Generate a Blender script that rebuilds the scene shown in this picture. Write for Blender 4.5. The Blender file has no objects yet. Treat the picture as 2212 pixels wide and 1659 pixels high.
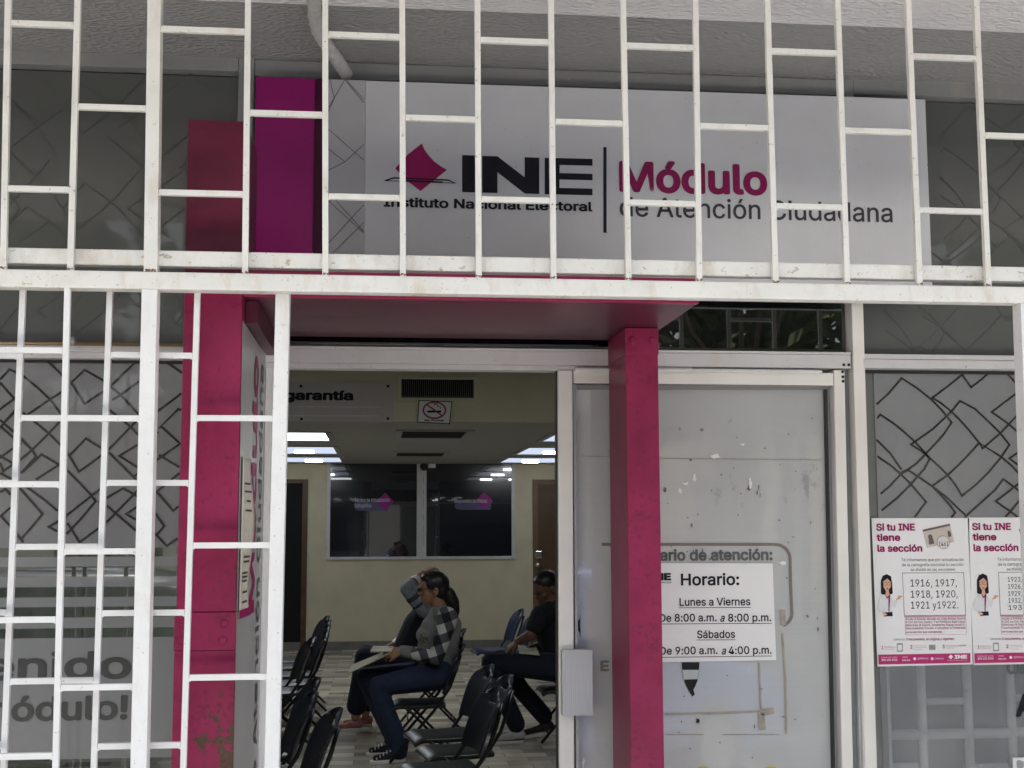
import bpy, bmesh, math, random
from mathutils import Vector, Matrix
S = bpy.context.scene
COL = S.collection
rad = math.radians
random.seed(7)

# ------------------------------------------------------------------ camera
EYE = Vector((0, 0, 1.62))
F, CX, CY = 2749.5, 1106.0, 829.5          # focal length and centre in units of a 2212 px wide picture
YAW, PITCH, ROLL = 0.10461, 0.109168, 0.0025658
def cam_axes():
    cy, sy, cp, sp = math.cos(YAW), math.sin(YAW), math.cos(PITCH), math.sin(PITCH)
    f = Vector((sy*cp, cy*cp, sp)); r = Vector((cy, -sy, 0)); d = f.cross(r)
    c, s = math.cos(ROLL), math.sin(ROLL)
    return c*r + s*d, -s*r + c*d, f
RT, DN, FW = cam_axes()
cam = bpy.data.cameras.new('camera'); camo = bpy.data.objects.new('camera', cam); COL.objects.link(camo)
m = Matrix((RT, -DN, -FW)).transposed().to_4x4(); m.translation = EYE
camo.matrix_world = m
cam.sensor_width = 36; cam.lens = F/2212*36; cam.clip_end = 500; cam.clip_start = .05
S.camera = camo
S.render.resolution_x, S.render.resolution_y = 1024, 768

# ------------------------------------------------------------------ light
SUN_EL, SUN_AZ = 72, 15                    # sun high behind the building: the shop front is in open shade
w = bpy.data.worlds.new('World'); S.world = w; w.use_nodes = True
nt = w.node_tree; bg = nt.nodes['Background']
sky = nt.nodes.new('ShaderNodeTexSky'); sky.sky_type = 'NISHITA'; sky.sun_disc = False
sky.sun_elevation = rad(SUN_EL); sky.sun_rotation = rad(SUN_AZ)
sky.dust_density = 4; sky.air_density = 1.2
hs = nt.nodes.new('ShaderNodeHueSaturation'); hs.inputs['Saturation'].default_value = .34
nt.links.new(sky.outputs[0], hs.inputs['Color']); nt.links.new(hs.outputs[0], bg.inputs['Color'])
bg.inputs['Strength'].default_value = .105
sl = bpy.data.lights.new('sun', 'SUN'); so = bpy.data.objects.new('sun', sl); COL.objects.link(so)
sl.energy = 5.0; sl.angle = rad(.5); sl.color = (1, .965, .92)
so.rotation_euler = (rad(90-SUN_EL), 0, rad(180-SUN_AZ))
so.location = (0, -4, 8)
vs = S.view_settings
vs.view_transform = 'Standard'; vs.look = 'None'; vs.exposure = 2.17; vs.gamma = 1
S.cycles.use_denoising = True
S.cycles.max_bounces = 8; S.cycles.transparent_max_bounces = 12
S.cycles.caustics_reflective = False; S.cycles.caustics_refractive = False
S.cycles.sample_clamp_indirect = 6

# ------------------------------------------------------------------ pixel ray -> point on a wall (constant Y) or a slab (constant Z)
def ray(x, y):
    return FW*F + RT*(x-CX) + DN*(y-CY)
def P(x, y, Y):
    d = ray(x, y); return EYE + d*((Y-EYE.y)/d.y)
def PZ(x, y, Z):
    d = ray(x, y); return EYE + d*((Z-EYE.z)/d.z)

# ------------------------------------------------------------------ materials
MATS = {}
def nodes(name):
    m = bpy.data.materials.new(name); m.use_nodes = True
    t = m.node_tree; return m, t, t.nodes['Principled BSDF']
def L(t, a, b): t.links.new(a, b)
def coords(t, scale=(1, 1, 1)):
    c = t.nodes.new('ShaderNodeTexCoord'); mp = t.nodes.new('ShaderNodeMapping')
    mp.inputs['Scale'].default_value = scale; L(t, c.outputs['Object'], mp.inputs['Vector']); return mp.outputs[0]
def noise(t, scale, detail=4, rough=.55, vec=None):
    n = t.nodes.new('ShaderNodeTexNoise'); n.inputs['Scale'].default_value = scale
    n.inputs['Detail'].default_value = detail; n.inputs['Roughness'].default_value = rough
    L(t, vec if vec is not None else coords(t), n.inputs['Vector']); return n.outputs['Fac']
def ramp(t, fac, stops):
    r = t.nodes.new('ShaderNodeValToRGB'); L(t, fac, r.inputs[0])
    e = r.color_ramp.elements
    e[0].position = stops[0][0]; e[1].position = stops[-1][0]
    for s in stops[1:-1]: e.new(s[0])
    for i, s in enumerate(stops):
        c = s[1]; e[i].color = (c, c, c, 1) if isinstance(c, (int, float)) else (*c, 1)
    return r.outputs[0]
def mix(t, fac, a, b, mode='MIX'):
    n = t.nodes.new('ShaderNodeMixRGB'); n.blend_type = mode
    for k, v in ((0, fac), (1, a), (2, b)):
        if isinstance(v, (int, float)): n.inputs[k].default_value = v if k == 0 else (v, v, v, 1)
        elif isinstance(v, (tuple, list)): n.inputs[k].default_value = (*v, 1)
        else: L(t, v, n.inputs[k])
    return n.outputs[0]
def bump(t, p, h, strength, dist=.002):
    b = t.nodes.new('ShaderNodeBump'); b.inputs['Strength'].default_value = strength; b.inputs['Distance'].default_value = dist
    L(t, h, b.inputs['Height']); L(t, b.outputs[0], p.inputs['Normal'])
def simple(name, col, rough=.5, metal=0, coat=0, coatr=.03, var=.12, vscale=9, bmp=0, bscale=60, emit=0, ior=None, sheen=0, spec=.5):
    if name in MATS: return MATS[name]
    m, t, p = nodes(name)
    a = tuple(c*(1-var) for c in col); b = tuple(min(1, c*(1+var)) for c in col)
    n = noise(t, vscale)
    L(t, mix(t, ramp(t, n, [(.3, 0.), (.7, 1.)]), a, b), p.inputs['Base Color'])
    p.inputs['Roughness'].default_value = rough; p.inputs['Metallic'].default_value = metal
    p.inputs['Coat Weight'].default_value = coat; p.inputs['Coat Roughness'].default_value = coatr
    p.inputs['Specular IOR Level'].default_value = spec
    if ior: p.inputs['Coat IOR'].default_value = ior
    if sheen: p.inputs['Sheen Weight'].default_value = sheen
    if bmp: bump(t, p, noise(t, bscale, 5), bmp)
    if emit:
        p.inputs['Emission Color'].default_value = (*col, 1); p.inputs['Emission Strength'].default_value = emit
    MATS[name] = m; return m
def white_paint(name, stain, col=(.80, .79, .745)):
    m, t, p = nodes(name)
    big = noise(t, 3.2, 5)
    c = mix(t, ramp(t, big, [(.32, 0.), (.72, 1.)]), tuple(x*.90 for x in col), col)
    streak = noise(t, 1, 6, .65, coords(t, (17, 17, 6)))
    c = mix(t, ramp(t, streak, [(.58-.06*stain, 0.), (.76, .55*stain+.06)]), c, (.48, .38, .25))
    spots = noise(t, 95, 3, .6)
    c = mix(t, ramp(t, spots, [(.69-.03*stain, 0.), (.74, .75)]), c, (.16, .11, .07))
    grime = noise(t, 14, 6, .7)
    c = mix(t, ramp(t, grime, [(.5, 0.), (.8, .3*stain+.06)]), c, (.42, .38, .31))
    fl = noise(t, 1, 5, .75, coords(t, (30, 30, 44)))
    c = mix(t, ramp(t, fl, [(.655-.03*stain, 0.), (.675-.03*stain, .25+.6*stain)]), c, (.43, .36, .27))
    L(t, c, p.inputs['Base Color'])
    L(t, ramp(t, big, [(.3, .32), (.7, .5)]), p.inputs['Roughness'])
    bump(t, p, noise(t, 70, 4), .18, .001)
    return m
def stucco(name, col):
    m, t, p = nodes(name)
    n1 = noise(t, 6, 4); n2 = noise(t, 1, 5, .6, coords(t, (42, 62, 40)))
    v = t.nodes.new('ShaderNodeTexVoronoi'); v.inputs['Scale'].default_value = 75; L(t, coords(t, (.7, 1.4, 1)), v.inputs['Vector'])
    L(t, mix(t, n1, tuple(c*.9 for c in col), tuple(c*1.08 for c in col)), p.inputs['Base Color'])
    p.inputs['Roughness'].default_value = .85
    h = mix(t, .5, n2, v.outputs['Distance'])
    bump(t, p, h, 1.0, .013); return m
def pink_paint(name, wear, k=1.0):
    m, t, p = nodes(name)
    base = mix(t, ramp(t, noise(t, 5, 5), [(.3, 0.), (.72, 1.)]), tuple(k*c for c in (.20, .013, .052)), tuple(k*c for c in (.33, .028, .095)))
    sp = noise(t, 60, 4, .7)
    c = mix(t, ramp(t, mix(t, .35, sp, noise(t, 7, 5, .7)), [(.535, 0.), (.64, .6)]), base, (.10, .018, .03))
    if wear:
        co = t.nodes.new('ShaderNodeTexCoord'); sx = t.nodes.new('ShaderNodeSeparateXYZ'); L(t, co.outputs['Object'], sx.inputs[0])
        def mr(sock, a, b):
            r = t.nodes.new('ShaderNodeMapRange'); r.inputs[1].default_value = a; r.inputs[2].default_value = b; L(t, sock, r.inputs[0]); return r.outputs[0]
        mask = mix(t, 1., mr(sx.outputs['Z'], 1.30, 1.17), mr(sx.outputs['X'], -.075, .03), 'MULTIPLY')
        nz = noise(t, 16, 6, .72)
        ad = t.nodes.new('ShaderNodeMath'); ad.operation = 'MULTIPLY_ADD'; L(t, mask, ad.inputs[0]); ad.inputs[1].default_value = .20; L(t, nz, ad.inputs[2])
        c = mix(t, ramp(t, ad.outputs[0], [(.685, 0.), (.70, 1.)]), c, mix(t, noise(t, 120, 3), (.05, .028, .02), (.13, .075, .05)))
    L(t, c, p.inputs['Base Color'])
    p.inputs['Roughness'].default_value = .38
    p.inputs['Specular IOR Level'].default_value = .22
    bump(t, p, noise(t, 22, 5), .12, .002)
    return m
def clear_glass(name, refl=.16, tint=(.75, .8, .8)):
    m = bpy.data.materials.new(name); m.use_nodes = True; t = m.node_tree; t.nodes.clear()
    o = t.nodes.new('ShaderNodeOutputMaterial'); tr = t.nodes.new('ShaderNodeBsdfTransparent'); gl = t.nodes.new('ShaderNodeBsdfGlossy')
    tr.inputs[0].default_value = (*tint, 1); gl.inputs['Roughness'].default_value = .01
    fr = t.nodes.new('ShaderNodeFresnel'); fr.inputs[0].default_value = 1.5
    a = t.nodes.new('ShaderNodeMath'); a.operation = 'ADD'; a.inputs[1].default_value = refl; L(t, fr.outputs[0], a.inputs[0])
    mx = t.nodes.new('ShaderNodeMixShader'); L(t, a.outputs[0], mx.inputs[0]); L(t, tr.outputs[0], mx.inputs[1]); L(t, gl.outputs[0], mx.inputs[2]); L(t, mx.outputs[0], o.inputs[0])
    return m
def film(name, col, rough=.4, spec_ior=1.9, coatr=.03, dirt=0):
    m, t, p = nodes(name)
    c = mix(t, ramp(t, noise(t, 2.2, 4), [(.3, 0.), (.7, 1.)]), tuple(x*.93 for x in col), tuple(x*1.05 for x in col))
    if dirt:
        d = noise(t, 1, 7, .75, coords(t, (9, 9, 5)))
        c = mix(t, ramp(t, d, [(.62, 0.), (.69, dirt)]), c, (.10, .095, .085))
        d2 = noise(t, 1, 6, .7, coords(t, (30, 30, 7)))
        c = mix(t, ramp(t, d2, [(.68, 0.), (.74, dirt)]), c, (.62, .62, .58))
        wv = noise(t, 1, 2, .5, coords(t, (2, 2, 400)))
        c = mix(t, .12, c, mix(t, wv, tuple(x*.6 for x in col), tuple(x*1.4 for x in col)))
    L(t, c, p.inputs['Base Color']); p.inputs['Roughness'].default_value = rough
    p.inputs['Coat Weight'].default_value = 1; p.inputs['Coat Roughness'].default_value = coatr; p.inputs['Coat IOR'].default_value = spec_ior
    return m
def see_through(m, amount):
    t = m.node_tree; p = t.nodes['Principled BSDF']; o = t.nodes['Material Output']
    tr = t.nodes.new('ShaderNodeBsdfTransparent'); mx = t.nodes.new('ShaderNodeMixShader'); mx.inputs[0].default_value = amount
    L(t, p.outputs[0], mx.inputs[1]); L(t, tr.outputs[0], mx.inputs[2]); L(t, mx.outputs[0], o.inputs[0]); return m
def brick_floor(name):
    m, t, p = nodes(name)
    b = t.nodes.new('ShaderNodeTexBrick'); L(t, coords(t), b.inputs['Vector'])
    b.inputs['Scale'].default_value = 1; b.inputs['Brick Width'].default_value = .30; b.inputs['Row Height'].default_value = .15
    b.inputs['Mortar Size'].default_value = .0035; b.inputs['Mortar Smooth'].default_value = .1; b.inputs['Bias'].default_value = 0
    b.inputs['Color1'].default_value = (.84, .75, .59, 1); b.inputs['Color2'].default_value = (.18, .145, .105, 1); b.inputs['Mortar'].default_value = (.16, .15, .13, 1)
    gr = noise(t, 1, 5, .6, coords(t, (7, 60, 1)))
    c = mix(t, .22, b.outputs['Color'], mix(t, gr, (.30, .27, .23), (.75, .71, .64)))
    L(t, c, p.inputs['Base Color']); p.inputs['Roughness'].default_value = .24
    bump(t, p, b.outputs['Fac'], -.25, .002); return m
def plaid(name):
    m, t, p = nodes(name)
    co = t.nodes.new('ShaderNodeTexCoord'); sx = t.nodes.new('ShaderNodeSeparateXYZ')
    mp = t.nodes.new('ShaderNodeMapping'); mp.inputs['Rotation'].default_value = (0, rad(18), 0); L(t, co.outputs['Object'], mp.inputs[0]); L(t, mp.outputs[0], sx.inputs[0])
    def sq(s, f):
        a = t.nodes.new('ShaderNodeMath'); a.operation = 'MULTIPLY'; a.inputs[1].default_value = f; L(t, s, a.inputs[0])
        b = t.nodes.new('ShaderNodeMath'); b.operation = 'SINE'; L(t, a.outputs[0], b.inputs[0])
        c = t.nodes.new('ShaderNodeMath'); c.operation = 'GREATER_THAN'; c.inputs[1].default_value = 0; L(t, b.outputs[0], c.inputs[0]); return c.outputs[0]
    a, b = sq(sx.outputs['X'], 56), sq(sx.outputs['Z'], 50)
    s = t.nodes.new('ShaderNodeMath'); s.operation = 'ADD'; L(t, a, s.inputs[0]); L(t, b, s.inputs[1])
    h = t.nodes.new('ShaderNodeMath'); h.operation = 'MULTIPLY'; h.inputs[1].default_value = .5; L(t, s.outputs[0], h.inputs[0])
    r = ramp(t, h.outputs[0], [(.0, (.55, .53, .50)), (.5, (.085, .085, .095)), (1., (.012, .012, .016))])
    L(t, r, p.inputs['Base Color']); p.inputs['Roughness'].default_value = .9; return m
def glow(name, col, s):
    m = bpy.data.materials.new(name); m.use_nodes = True; t = m.node_tree; t.nodes.clear()
    o = t.nodes.new('ShaderNodeOutputMaterial'); e = t.nodes.new('ShaderNodeEmission'); e.inputs[0].default_value = (*col, 1); e.inputs[1].default_value = s
    L(t, e.outputs[0], o.inputs[0]); return m

WHITE = white_paint('white_grille_paint', .7)
WHITE_STAINED = white_paint('stained_white_paint', 1.0)
WHITE_GATE = white_paint('white_gate_paint', .35, (.84, .84, .83))
ALU_WHITE = simple('bright_door_aluminium', (.80, .77, .71), .35, var=.06, vscale=5)
ALU = simple('white_aluminium', (.68, .665, .65), .38, var=.09, vscale=5, bmp=.05)
ALU_DARK = simple('grey_aluminium', (.30, .30, .30), .4, .3)
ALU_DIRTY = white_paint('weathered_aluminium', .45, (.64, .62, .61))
GASKET = simple('black_gasket', (.018, .018, .018), .6)
PINK = pink_paint('crimson_paint', 0); PINK_SHADED = pink_paint('shaded_crimson_paint', 0, .40); PINK_UNDER_SHADED = simple('shaded_crimson_gloss', (.085, .016, .034), .36, var=.3, vscale=4, spec=.3); PINK_WORN = pink_paint('worn_crimson_paint', 1)  # two darker crimsons carry the shade under soffit and lintel in their colour
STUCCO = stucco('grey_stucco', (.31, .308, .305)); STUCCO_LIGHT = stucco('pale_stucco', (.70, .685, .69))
FILM_GREY = film('grey_window_film', (.215, .215, .22), .45, 1.5)
FILM_UPPER = film('upper_window_film', (.088, .091, .084), .5, 1.4)
FILM_FROST = film('frosted_window_film', (.135, .145, .145), .35, 3.0, .07)
FILM_DOOR = film('pale_door_film', (.45, .455, .445), .4, 1.5, .03, .4)
LINE_DARK = simple('clear_line_in_film', (.022, .022, .02), .25, coat=1, coatr=.02)
CLEAR_LETTER = simple('clear_letter_in_film', (.050, .052, .050), .3, coat=1, coatr=.03)
LINE_FAINT = simple('faint_line_in_film', (.075, .078, .072), .5, var=.05)
DARK_GLASS = film('dark_reflective_glass', (.006, .007, .006), .1, 2.0, .01)
ROOM_GLASS = film('dark_interior_glass', (.004, .005, .010), .15, 1.75, .01)
GLASS = clear_glass('clear_glass')
BRASS = simple('brass_tube', (.42, .30, .16), .3, .7)
SIGN_GREY = white_paint('sign_board_face', .0, (.62, .625, .65))
SIGN_STRIP = simple('sign_hatched_strip', (.43, .43, .445), .42, var=.05)
PURPLE = simple('purple_vinyl', (.27, .012, .135), .35, spec=.2, var=.12, vscale=3)
PURPLE_DARK = simple('dark_purple_vinyl', (.055, .008, .03), .4, spec=.15)
MAGENTA = simple('magenta_print', (.30, .010, .105), .45, spec=.15, var=.06)
MAGENTA_DARK = simple('deep_magenta_print', (.24, .012, .085), .45, spec=.15, var=.06)
INK = simple('black_print', (.012, .012, .018), .45, spec=.15, var=.05)
NAVY_INK = simple('navy_print', (.018, .02, .035), .45, spec=.15)
GREY_INK = simple('grey_print', (.055, .055, .065), .5, spec=.15)
PALE_INK = simple('faded_grey_print', (.115, .125, .118), .5, spec=.15)
LINE_GREY = simple('hairline_grey', (.13, .13, .135), .5)
PAPER = simple('white_paper', (.80, .785, .77), .6, var=.03, vscale=3)
PAPER_OLD = simple('aged_paper', (.62, .57, .48), .7, var=.10, vscale=14)
BROWN_INK = simple('faded_brown_print', (.19, .155, .13), .5)
TAPE = simple('old_tape', (.33, .30, .235), .4, var=.2, vscale=30)
SKIN_INK = simple('printed_skin', (.62, .36, .22), .5)
WALL_Y = simple('pale_yellow_wall', (.68, .61, .43), .75, var=.07, vscale=4, bmp=.25, bscale=55)
BULK = simple('cream_bulkhead', (.66, .60, .45), .8, var=.05, vscale=3)
CEIL = simple('interior_ceiling', (.46, .46, .43), .85, var=.05, vscale=3)
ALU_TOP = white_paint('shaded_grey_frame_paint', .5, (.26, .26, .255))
FLOOR = brick_floor('mosaic_floor_tile')
CONCRETE = simple('pavement_concrete', (.50, .48, .445), .85, var=.15, vscale=3, bmp=.3)
GROUND = simple('dull_ground', (.07, .068, .06), .9, var=.2, vscale=2)
ASPHALT = simple('asphalt', (.10, .10, .098), .9, var=.2, vscale=30, bmp=.4)
NAVY_PLASTIC = simple('navy_plastic', (.006, .008, .018), .42, var=.15, vscale=12)
BLUE_PLASTIC = simple('blue_plastic', (.014, .028, .075), .36, var=.15, vscale=12)
BLACK_SEAT = simple('black_seat_plastic', (.016, .018, .018), .36, var=.15, vscale=12)
BLACK_METAL = simple('black_tube', (.010, .010, .012), .3, .2)
DARKWOOD = simple('brown_door_wood', (.10, .050, .018), .5, var=.25, vscale=6)
BLACK = simple('black_void', (.004, .004, .004), .8)
CHROME = simple('chrome', (.75, .75, .72), .2, 1)
RED_INK = simple('red_print', (.35, .02, .03), .5)
SKIN_A = simple('skin_light_brown', (.33, .165, .095), .55, var=.06, vscale=20)
SKIN_B = simple('skin_tan', (.36, .20, .13), .55, var=.06, vscale=20)
SKIN_C = simple('skin_brown', (.15, .068, .04), .55, var=.06, vscale=20)
HAIR = simple('black_hair', (.008, .006, .006), .45, var=.4, vscale=40, bmp=.5, bscale=90)
JEANS = simple('navy_denim', (.012, .022, .055), .85, var=.25, vscale=18, bmp=.3, bscale=150)
DARK_CLOTH = simple('black_cloth', (.008, .008, .012), .9, var=.2, vscale=14)
GREY_CLOTH = simple('grey_cloth', (.22, .22, .21), .9, var=.12, vscale=14, bmp=.2, bscale=120)
STRIPE_CLOTH = simple('grey_marled_sleeve', (.26, .29, .31), .9, var=.25, vscale=30)
PLAID = plaid('buffalo_plaid')

# ------------------------------------------------------------------ scene graph
def setp(o, label=None, cat=None, group=None, kind=None):
    for k, v in (('label', label), ('category', cat), ('group', group), ('kind', kind)):
        if v: o[k] = v
    return o
def thing(name, label, cat, loc=(0, 0, 0), group=None):
    o = bpy.data.objects.new(name, None); COL.objects.link(o); o.location = loc; o.empty_display_size = .1
    return setp(o, label, cat, group)
def wpos(o):
    v = Vector(o.location)
    while o.parent: o = o.parent; v = v + Vector(o.location)
    return v
class MB:
    def __init__(s): s.v = []; s.f = []; s.m = []; s.mi = 0
    def add(s, vs, fs):
        b = len(s.v); s.v += [Vector(x) for x in vs]; s.f += [[b+i for i in f] for f in fs]; s.m += [s.mi]*len(fs); return s
    def mat(s, i): s.mi = i; return s
    def box(s, a, b):
        (x0, y0, z0), (x1, y1, z1) = a, b
        x0, x1 = min(x0, x1), max(x0, x1); y0, y1 = min(y0, y1), max(y0, y1); z0, z1 = min(z0, z1), max(z0, z1)
        return s.add([(x0,y0,z0),(x1,y0,z0),(x1,y1,z0),(x0,y1,z0),(x0,y0,z1),(x1,y0,z1),(x1,y1,z1),(x0,y1,z1)],
                     [(0,3,2,1),(4,5,6,7),(0,1,5,4),(1,2,6,5),(2,3,7,6),(3,0,4,7)])
    def prism(s, front, depth):                 # polygon given as points (counter-clockwise seen from -Y), pushed back along +Y
        n = len(front); f = [Vector(p) for p in front]; b = [p+Vector((0, depth, 0)) for p in f]
        return s.add(f+b, [tuple(range(n)), tuple(range(2*n-1, n-1, -1))] + [(i, n+i, n+(i+1) % n, (i+1) % n) for i in range(n)])
    def beam(s, p0, p1, wx, dy):                # upright-ish bar: p0/p1 = front-left edge ends
        p0, p1 = Vector(p0), Vector(p1); X = Vector((wx, 0, 0)); Yv = Vector((0, dy, 0))
        return s.add([p0, p0+X, p0+X+Yv, p0+Yv, p1, p1+X, p1+X+Yv, p1+Yv], [(0,3,2,1),(4,5,6,7),(0,1,5,4),(1,2,6,5),(2,3,7,6),(3,0,4,7)])
    def tube(s, pts, r, n=10, closed=False):
        pts = [Vector(p) for p in pts]; rings = []; R = r if isinstance(r, (list, tuple)) else [r]*len(pts)
        up = None
        for i, p in enumerate(pts):
            a = pts[max(0, i-1)]; b = pts[min(len(pts)-1, i+1)]; d = (b-a).normalized()
            if up is None: up = Vector((0, 0, 1)) if abs(d.z) < .9 else Vector((1, 0, 0))
            u = d.cross(up); u = u.normalized() if u.length > 1e-6 else Vector((1, 0, 0)); v = u.cross(d).normalized(); up = v
            rings.append([p + (u*math.cos(2*math.pi*k/n) + v*math.sin(2*math.pi*k/n))*R[i] for k in range(n)])
        vs = [q for rg in rings for q in rg]; fs = []
        for i in range(len(pts)-1):
            for k in range(n): fs.append((i*n+k, i*n+(k+1) % n, (i+1)*n+(k+1) % n, (i+1)*n+k))
        fs += [tuple(range(n-1, -1, -1)), tuple((len(pts)-1)*n+k for k in range(n))]
        return s.add(vs, fs)
    def disc(s, c, r, n=20, depth=.004, ax=(1, 0, 0), ay=(0, 0, 1)):
        c = Vector(c); ax = Vector(ax); ay = Vector(ay)
        return s.prism([c + ax*r*math.cos(2*math.pi*k/n) + ay*r*math.sin(2*math.pi*k/n) for k in range(n)], depth)
    def ball(s, c, r, n=12, m=8, rot=None):
        c = Vector(c); r = (r, r, r) if isinstance(r, (int, float)) else r; vs = []; fs = []
        for i in range(m+1):
            th = math.pi*i/m
            for k in range(n):
                ph = 2*math.pi*k/n; v = Vector((r[0]*math.sin(th)*math.cos(ph), r[1]*math.sin(th)*math.sin(ph), r[2]*math.cos(th)))
                if rot: v = rot @ v
                vs.append(c+v)
        for i in range(m):
            for k in range(n): fs.append((i*n+k, (i+1)*n+k, (i+1)*n+(k+1) % n, i*n+(k+1) % n))
        return s.add(vs, fs)
    def cap(s, p0, r0, p1, r1, n=12):           # tapered capsule
        p0, p1 = Vector(p0), Vector(p1); d = (p1-p0); Ln = max(d.length, 1e-5); d = d/Ln; pts = []; rr = []
        for i in range(5):
            a = math.pi/2*(i/4-1); pts.append(p0 + d*(r0*math.sin(a))); rr.append(max(r0*math.cos(a), 1e-4))
        for i in range(5):
            a = math.pi/2*i/4; pts.append(p1 + d*(r1*math.sin(a))); rr.append(max(r1*math.cos(a), 1e-4))
        return s.tube(pts, rr, n)
    def stroke(s, pts, w, depth=.0015, closed=False):   # ribbon with thickness on a wall plane (X/Z), drawn along pts
        pts = [Vector(p) for p in pts]
        if closed: pts = pts + [pts[0], pts[1]]
        n = len(pts); Lft = []; Rgt = []
        for i, p in enumerate(pts):
            def dr(a, b): v = Vector((b.x-a.x, 0, b.z-a.z)); return v.normalized() if v.length > 1e-9 else Vector((1, 0, 0))
            if i == 0: d = dr(pts[0], pts[1]); k = 1
            elif i == n-1: d = dr(pts[-2], pts[-1]); k = 1
            else:
                a, b = dr(pts[i-1], p), dr(p, pts[i+1]); d = (a+b); d = d.normalized() if d.length > 1e-6 else a
                k = min(1/max(d.dot(a), .35), 2.2)
            nrm = Vector((-d.z, 0, d.x))*w/2*k
            Lft.append(p+nrm); Rgt.append(p-nrm)
        for i in range(n-1): s.prism([Rgt[i], Rgt[i+1], Lft[i+1], Lft[i]], depth)
        return s
    def build(s, name, mats, parent=None, bevel=0, smooth=False, seg=2, loc=None):
        me = bpy.data.meshes.new(name)
        org = wpos(parent) if parent else Vector((0, 0, 0))
        if parent is None:
            if loc is None:
                xs = [v.x for v in s.v]; ys = [v.y for v in s.v]; zs = [v.z for v in s.v]
                loc = Vector(((min(xs)+max(xs))/2, (min(ys)+max(ys))/2, min(zs)))
            org = Vector(loc)
        me.from_pydata([v-org for v in s.v], [], s.f)
        for mt in (mats if isinstance(mats, (list, tuple)) else [mats]): me.materials.append(mt)
        for i, p in enumerate(me.polygons): p.material_index = s.m[i]; p.use_smooth = smooth
        bm = bmesh.new(); bm.from_mesh(me); bmesh.ops.recalc_face_normals(bm, faces=bm.faces); bm.to_mesh(me); bm.free()
        o = bpy.data.objects.new(name, me); COL.objects.link(o)
        if parent: o.parent = parent
        else: o.location = org
        if bevel:
            b = o.modifiers.new('bevel', 'BEVEL'); b.width = bevel; b.segments = seg; b.limit_method = 'ANGLE'; b.angle_limit = rad(40)
        return o
def rect(x0, y0, x1, y1, Y):                     # picture rectangle -> upright world rectangle on the wall plane Y
    a = P(x0, (y0+y1)/2, Y); b = P(x1, (y0+y1)/2, Y); xm = (x0+x1)/2
    return a.x, b.x, P(xm, y1, Y).z, P(xm, y0, Y).z
def panel(mb, x0, y0, x1, y1, Y, d):
    a, b, z0, z1 = rect(x0, y0, x1, y1, Y); return mb.box((a, Y, z0), (b, Y+d, z1))
def quad(mb, pts, Y, d=.0015):                   # picture polygon (clockwise on screen from top-left) -> flat plate
    return mb.prism([P(x, y, Y) for x, y in reversed(pts)], d)

_fc = {}
try:                                             # the interface font that ships with Blender; the built-in one otherwise
    FONT = bpy.data.fonts.load(bpy.utils.system_resource('DATAFILES', path='fonts') + '/Inter.woff2')
except Exception:
    FONT = None
def text_mesh(s, bold=0, shear=0):
    k = (s, bold, shear)
    if k not in _fc:
        cu = bpy.data.curves.new('t', 'FONT'); cu.body = s; cu.shear = shear; cu.resolution_u = 4
        if FONT: cu.font = FONT
        o = bpy.data.objects.new('t', cu); COL.objects.link(o)
        dg = bpy.context.evaluated_depsgraph_get(); me = bpy.data.meshes.new_from_object(o.evaluated_get(dg))
        vs = [v.co.copy() for v in me.vertices]; fs = [list(p.vertices) for p in me.polygons]
        bpy.data.objects.remove(o); bpy.data.curves.remove(cu); bpy.data.meshes.remove(me)
        if bold:                                 # heavier strokes: the outline shifted round a small circle, each layer a hair further out
            V, Fc = [], []; n = 12
            for i in range(n+1):
                r = 0 if i == n else bold; q = Vector((r*math.cos(2*math.pi*i/n), r*math.sin(2*math.pi*i/n), i*.002))
                Fc += [[len(V)+j for j in f] for f in fs] if False else [[j+i*len(vs) for j in f] for f in fs]; V += [v+q for v in vs]
            vs, fs = V, Fc
        _fc[k] = (vs, fs)
    return _fc[k]
CAPH = max(v.y for v in text_mesh('H')[0])
def put_text(mb, s, origin, ux, uz, width, cap, bold=0, shear=0):
    vs, fs = text_mesh(s, bold, shear)
    x0 = min(v.x for v in vs); x1 = max(v.x for v in vs); sx = width/(x1-x0); sy = cap/CAPH
    nn = Vector(ux).cross(Vector(uz))
    mb.add([Vector(origin) + Vector(ux)*((v.x-x0)*sx) + Vector(uz)*((v.y+bold)*sy*CAPH/(CAPH+2*bold)) + nn*(v.z*.012) for v in vs], fs)
def T(mb, s, xl, yb, xr, cap, Y, bold=0, shear=0, tilt=0):
    """text by picture: left end and baseline, right end, capital height (pixels), on the wall plane Y"""
    a = P(xl, yb, Y); b = P(xr, yb+tilt, Y); wd = (b.x-a.x); c = P(xl, yb-cap, Y)
    ux = Vector((b.x-a.x, 0, 0)).normalized()
    put_text(mb, s, a, ux, (0, 0, 1), wd, c.z-a.z, bold, shear)

# ================================================================== SETTING
YF, YGL, YGR, YP = 3.64, 3.68, 2.85, 2.985       # shop front frames, its glass, the grille, the portal face
ZS = P(1100, 146, 3.64).z                         # soffit height
mb = MB(); mb.box((-9, -.85, -.3), (9, 3.62, 0)); o = mb.build('pavement', CONCRETE); setp(o, kind='structure')
mb = MB(); mb.box((-60, -60, -.6), (60, 60, -.42)); o = mb.build('ground', GROUND); setp(o, kind='structure')
mb = MB(); mb.box((-40, -12, -.4), (40, -.86, -.14)); o = mb.build('road', ASPHALT); setp(o, kind='structure')
mb = MB(); mb.box((-7, 3.63, -.3), (7, 17.2, 0)); o = mb.build('floor', FLOOR); setp(o, kind='structure')

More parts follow.
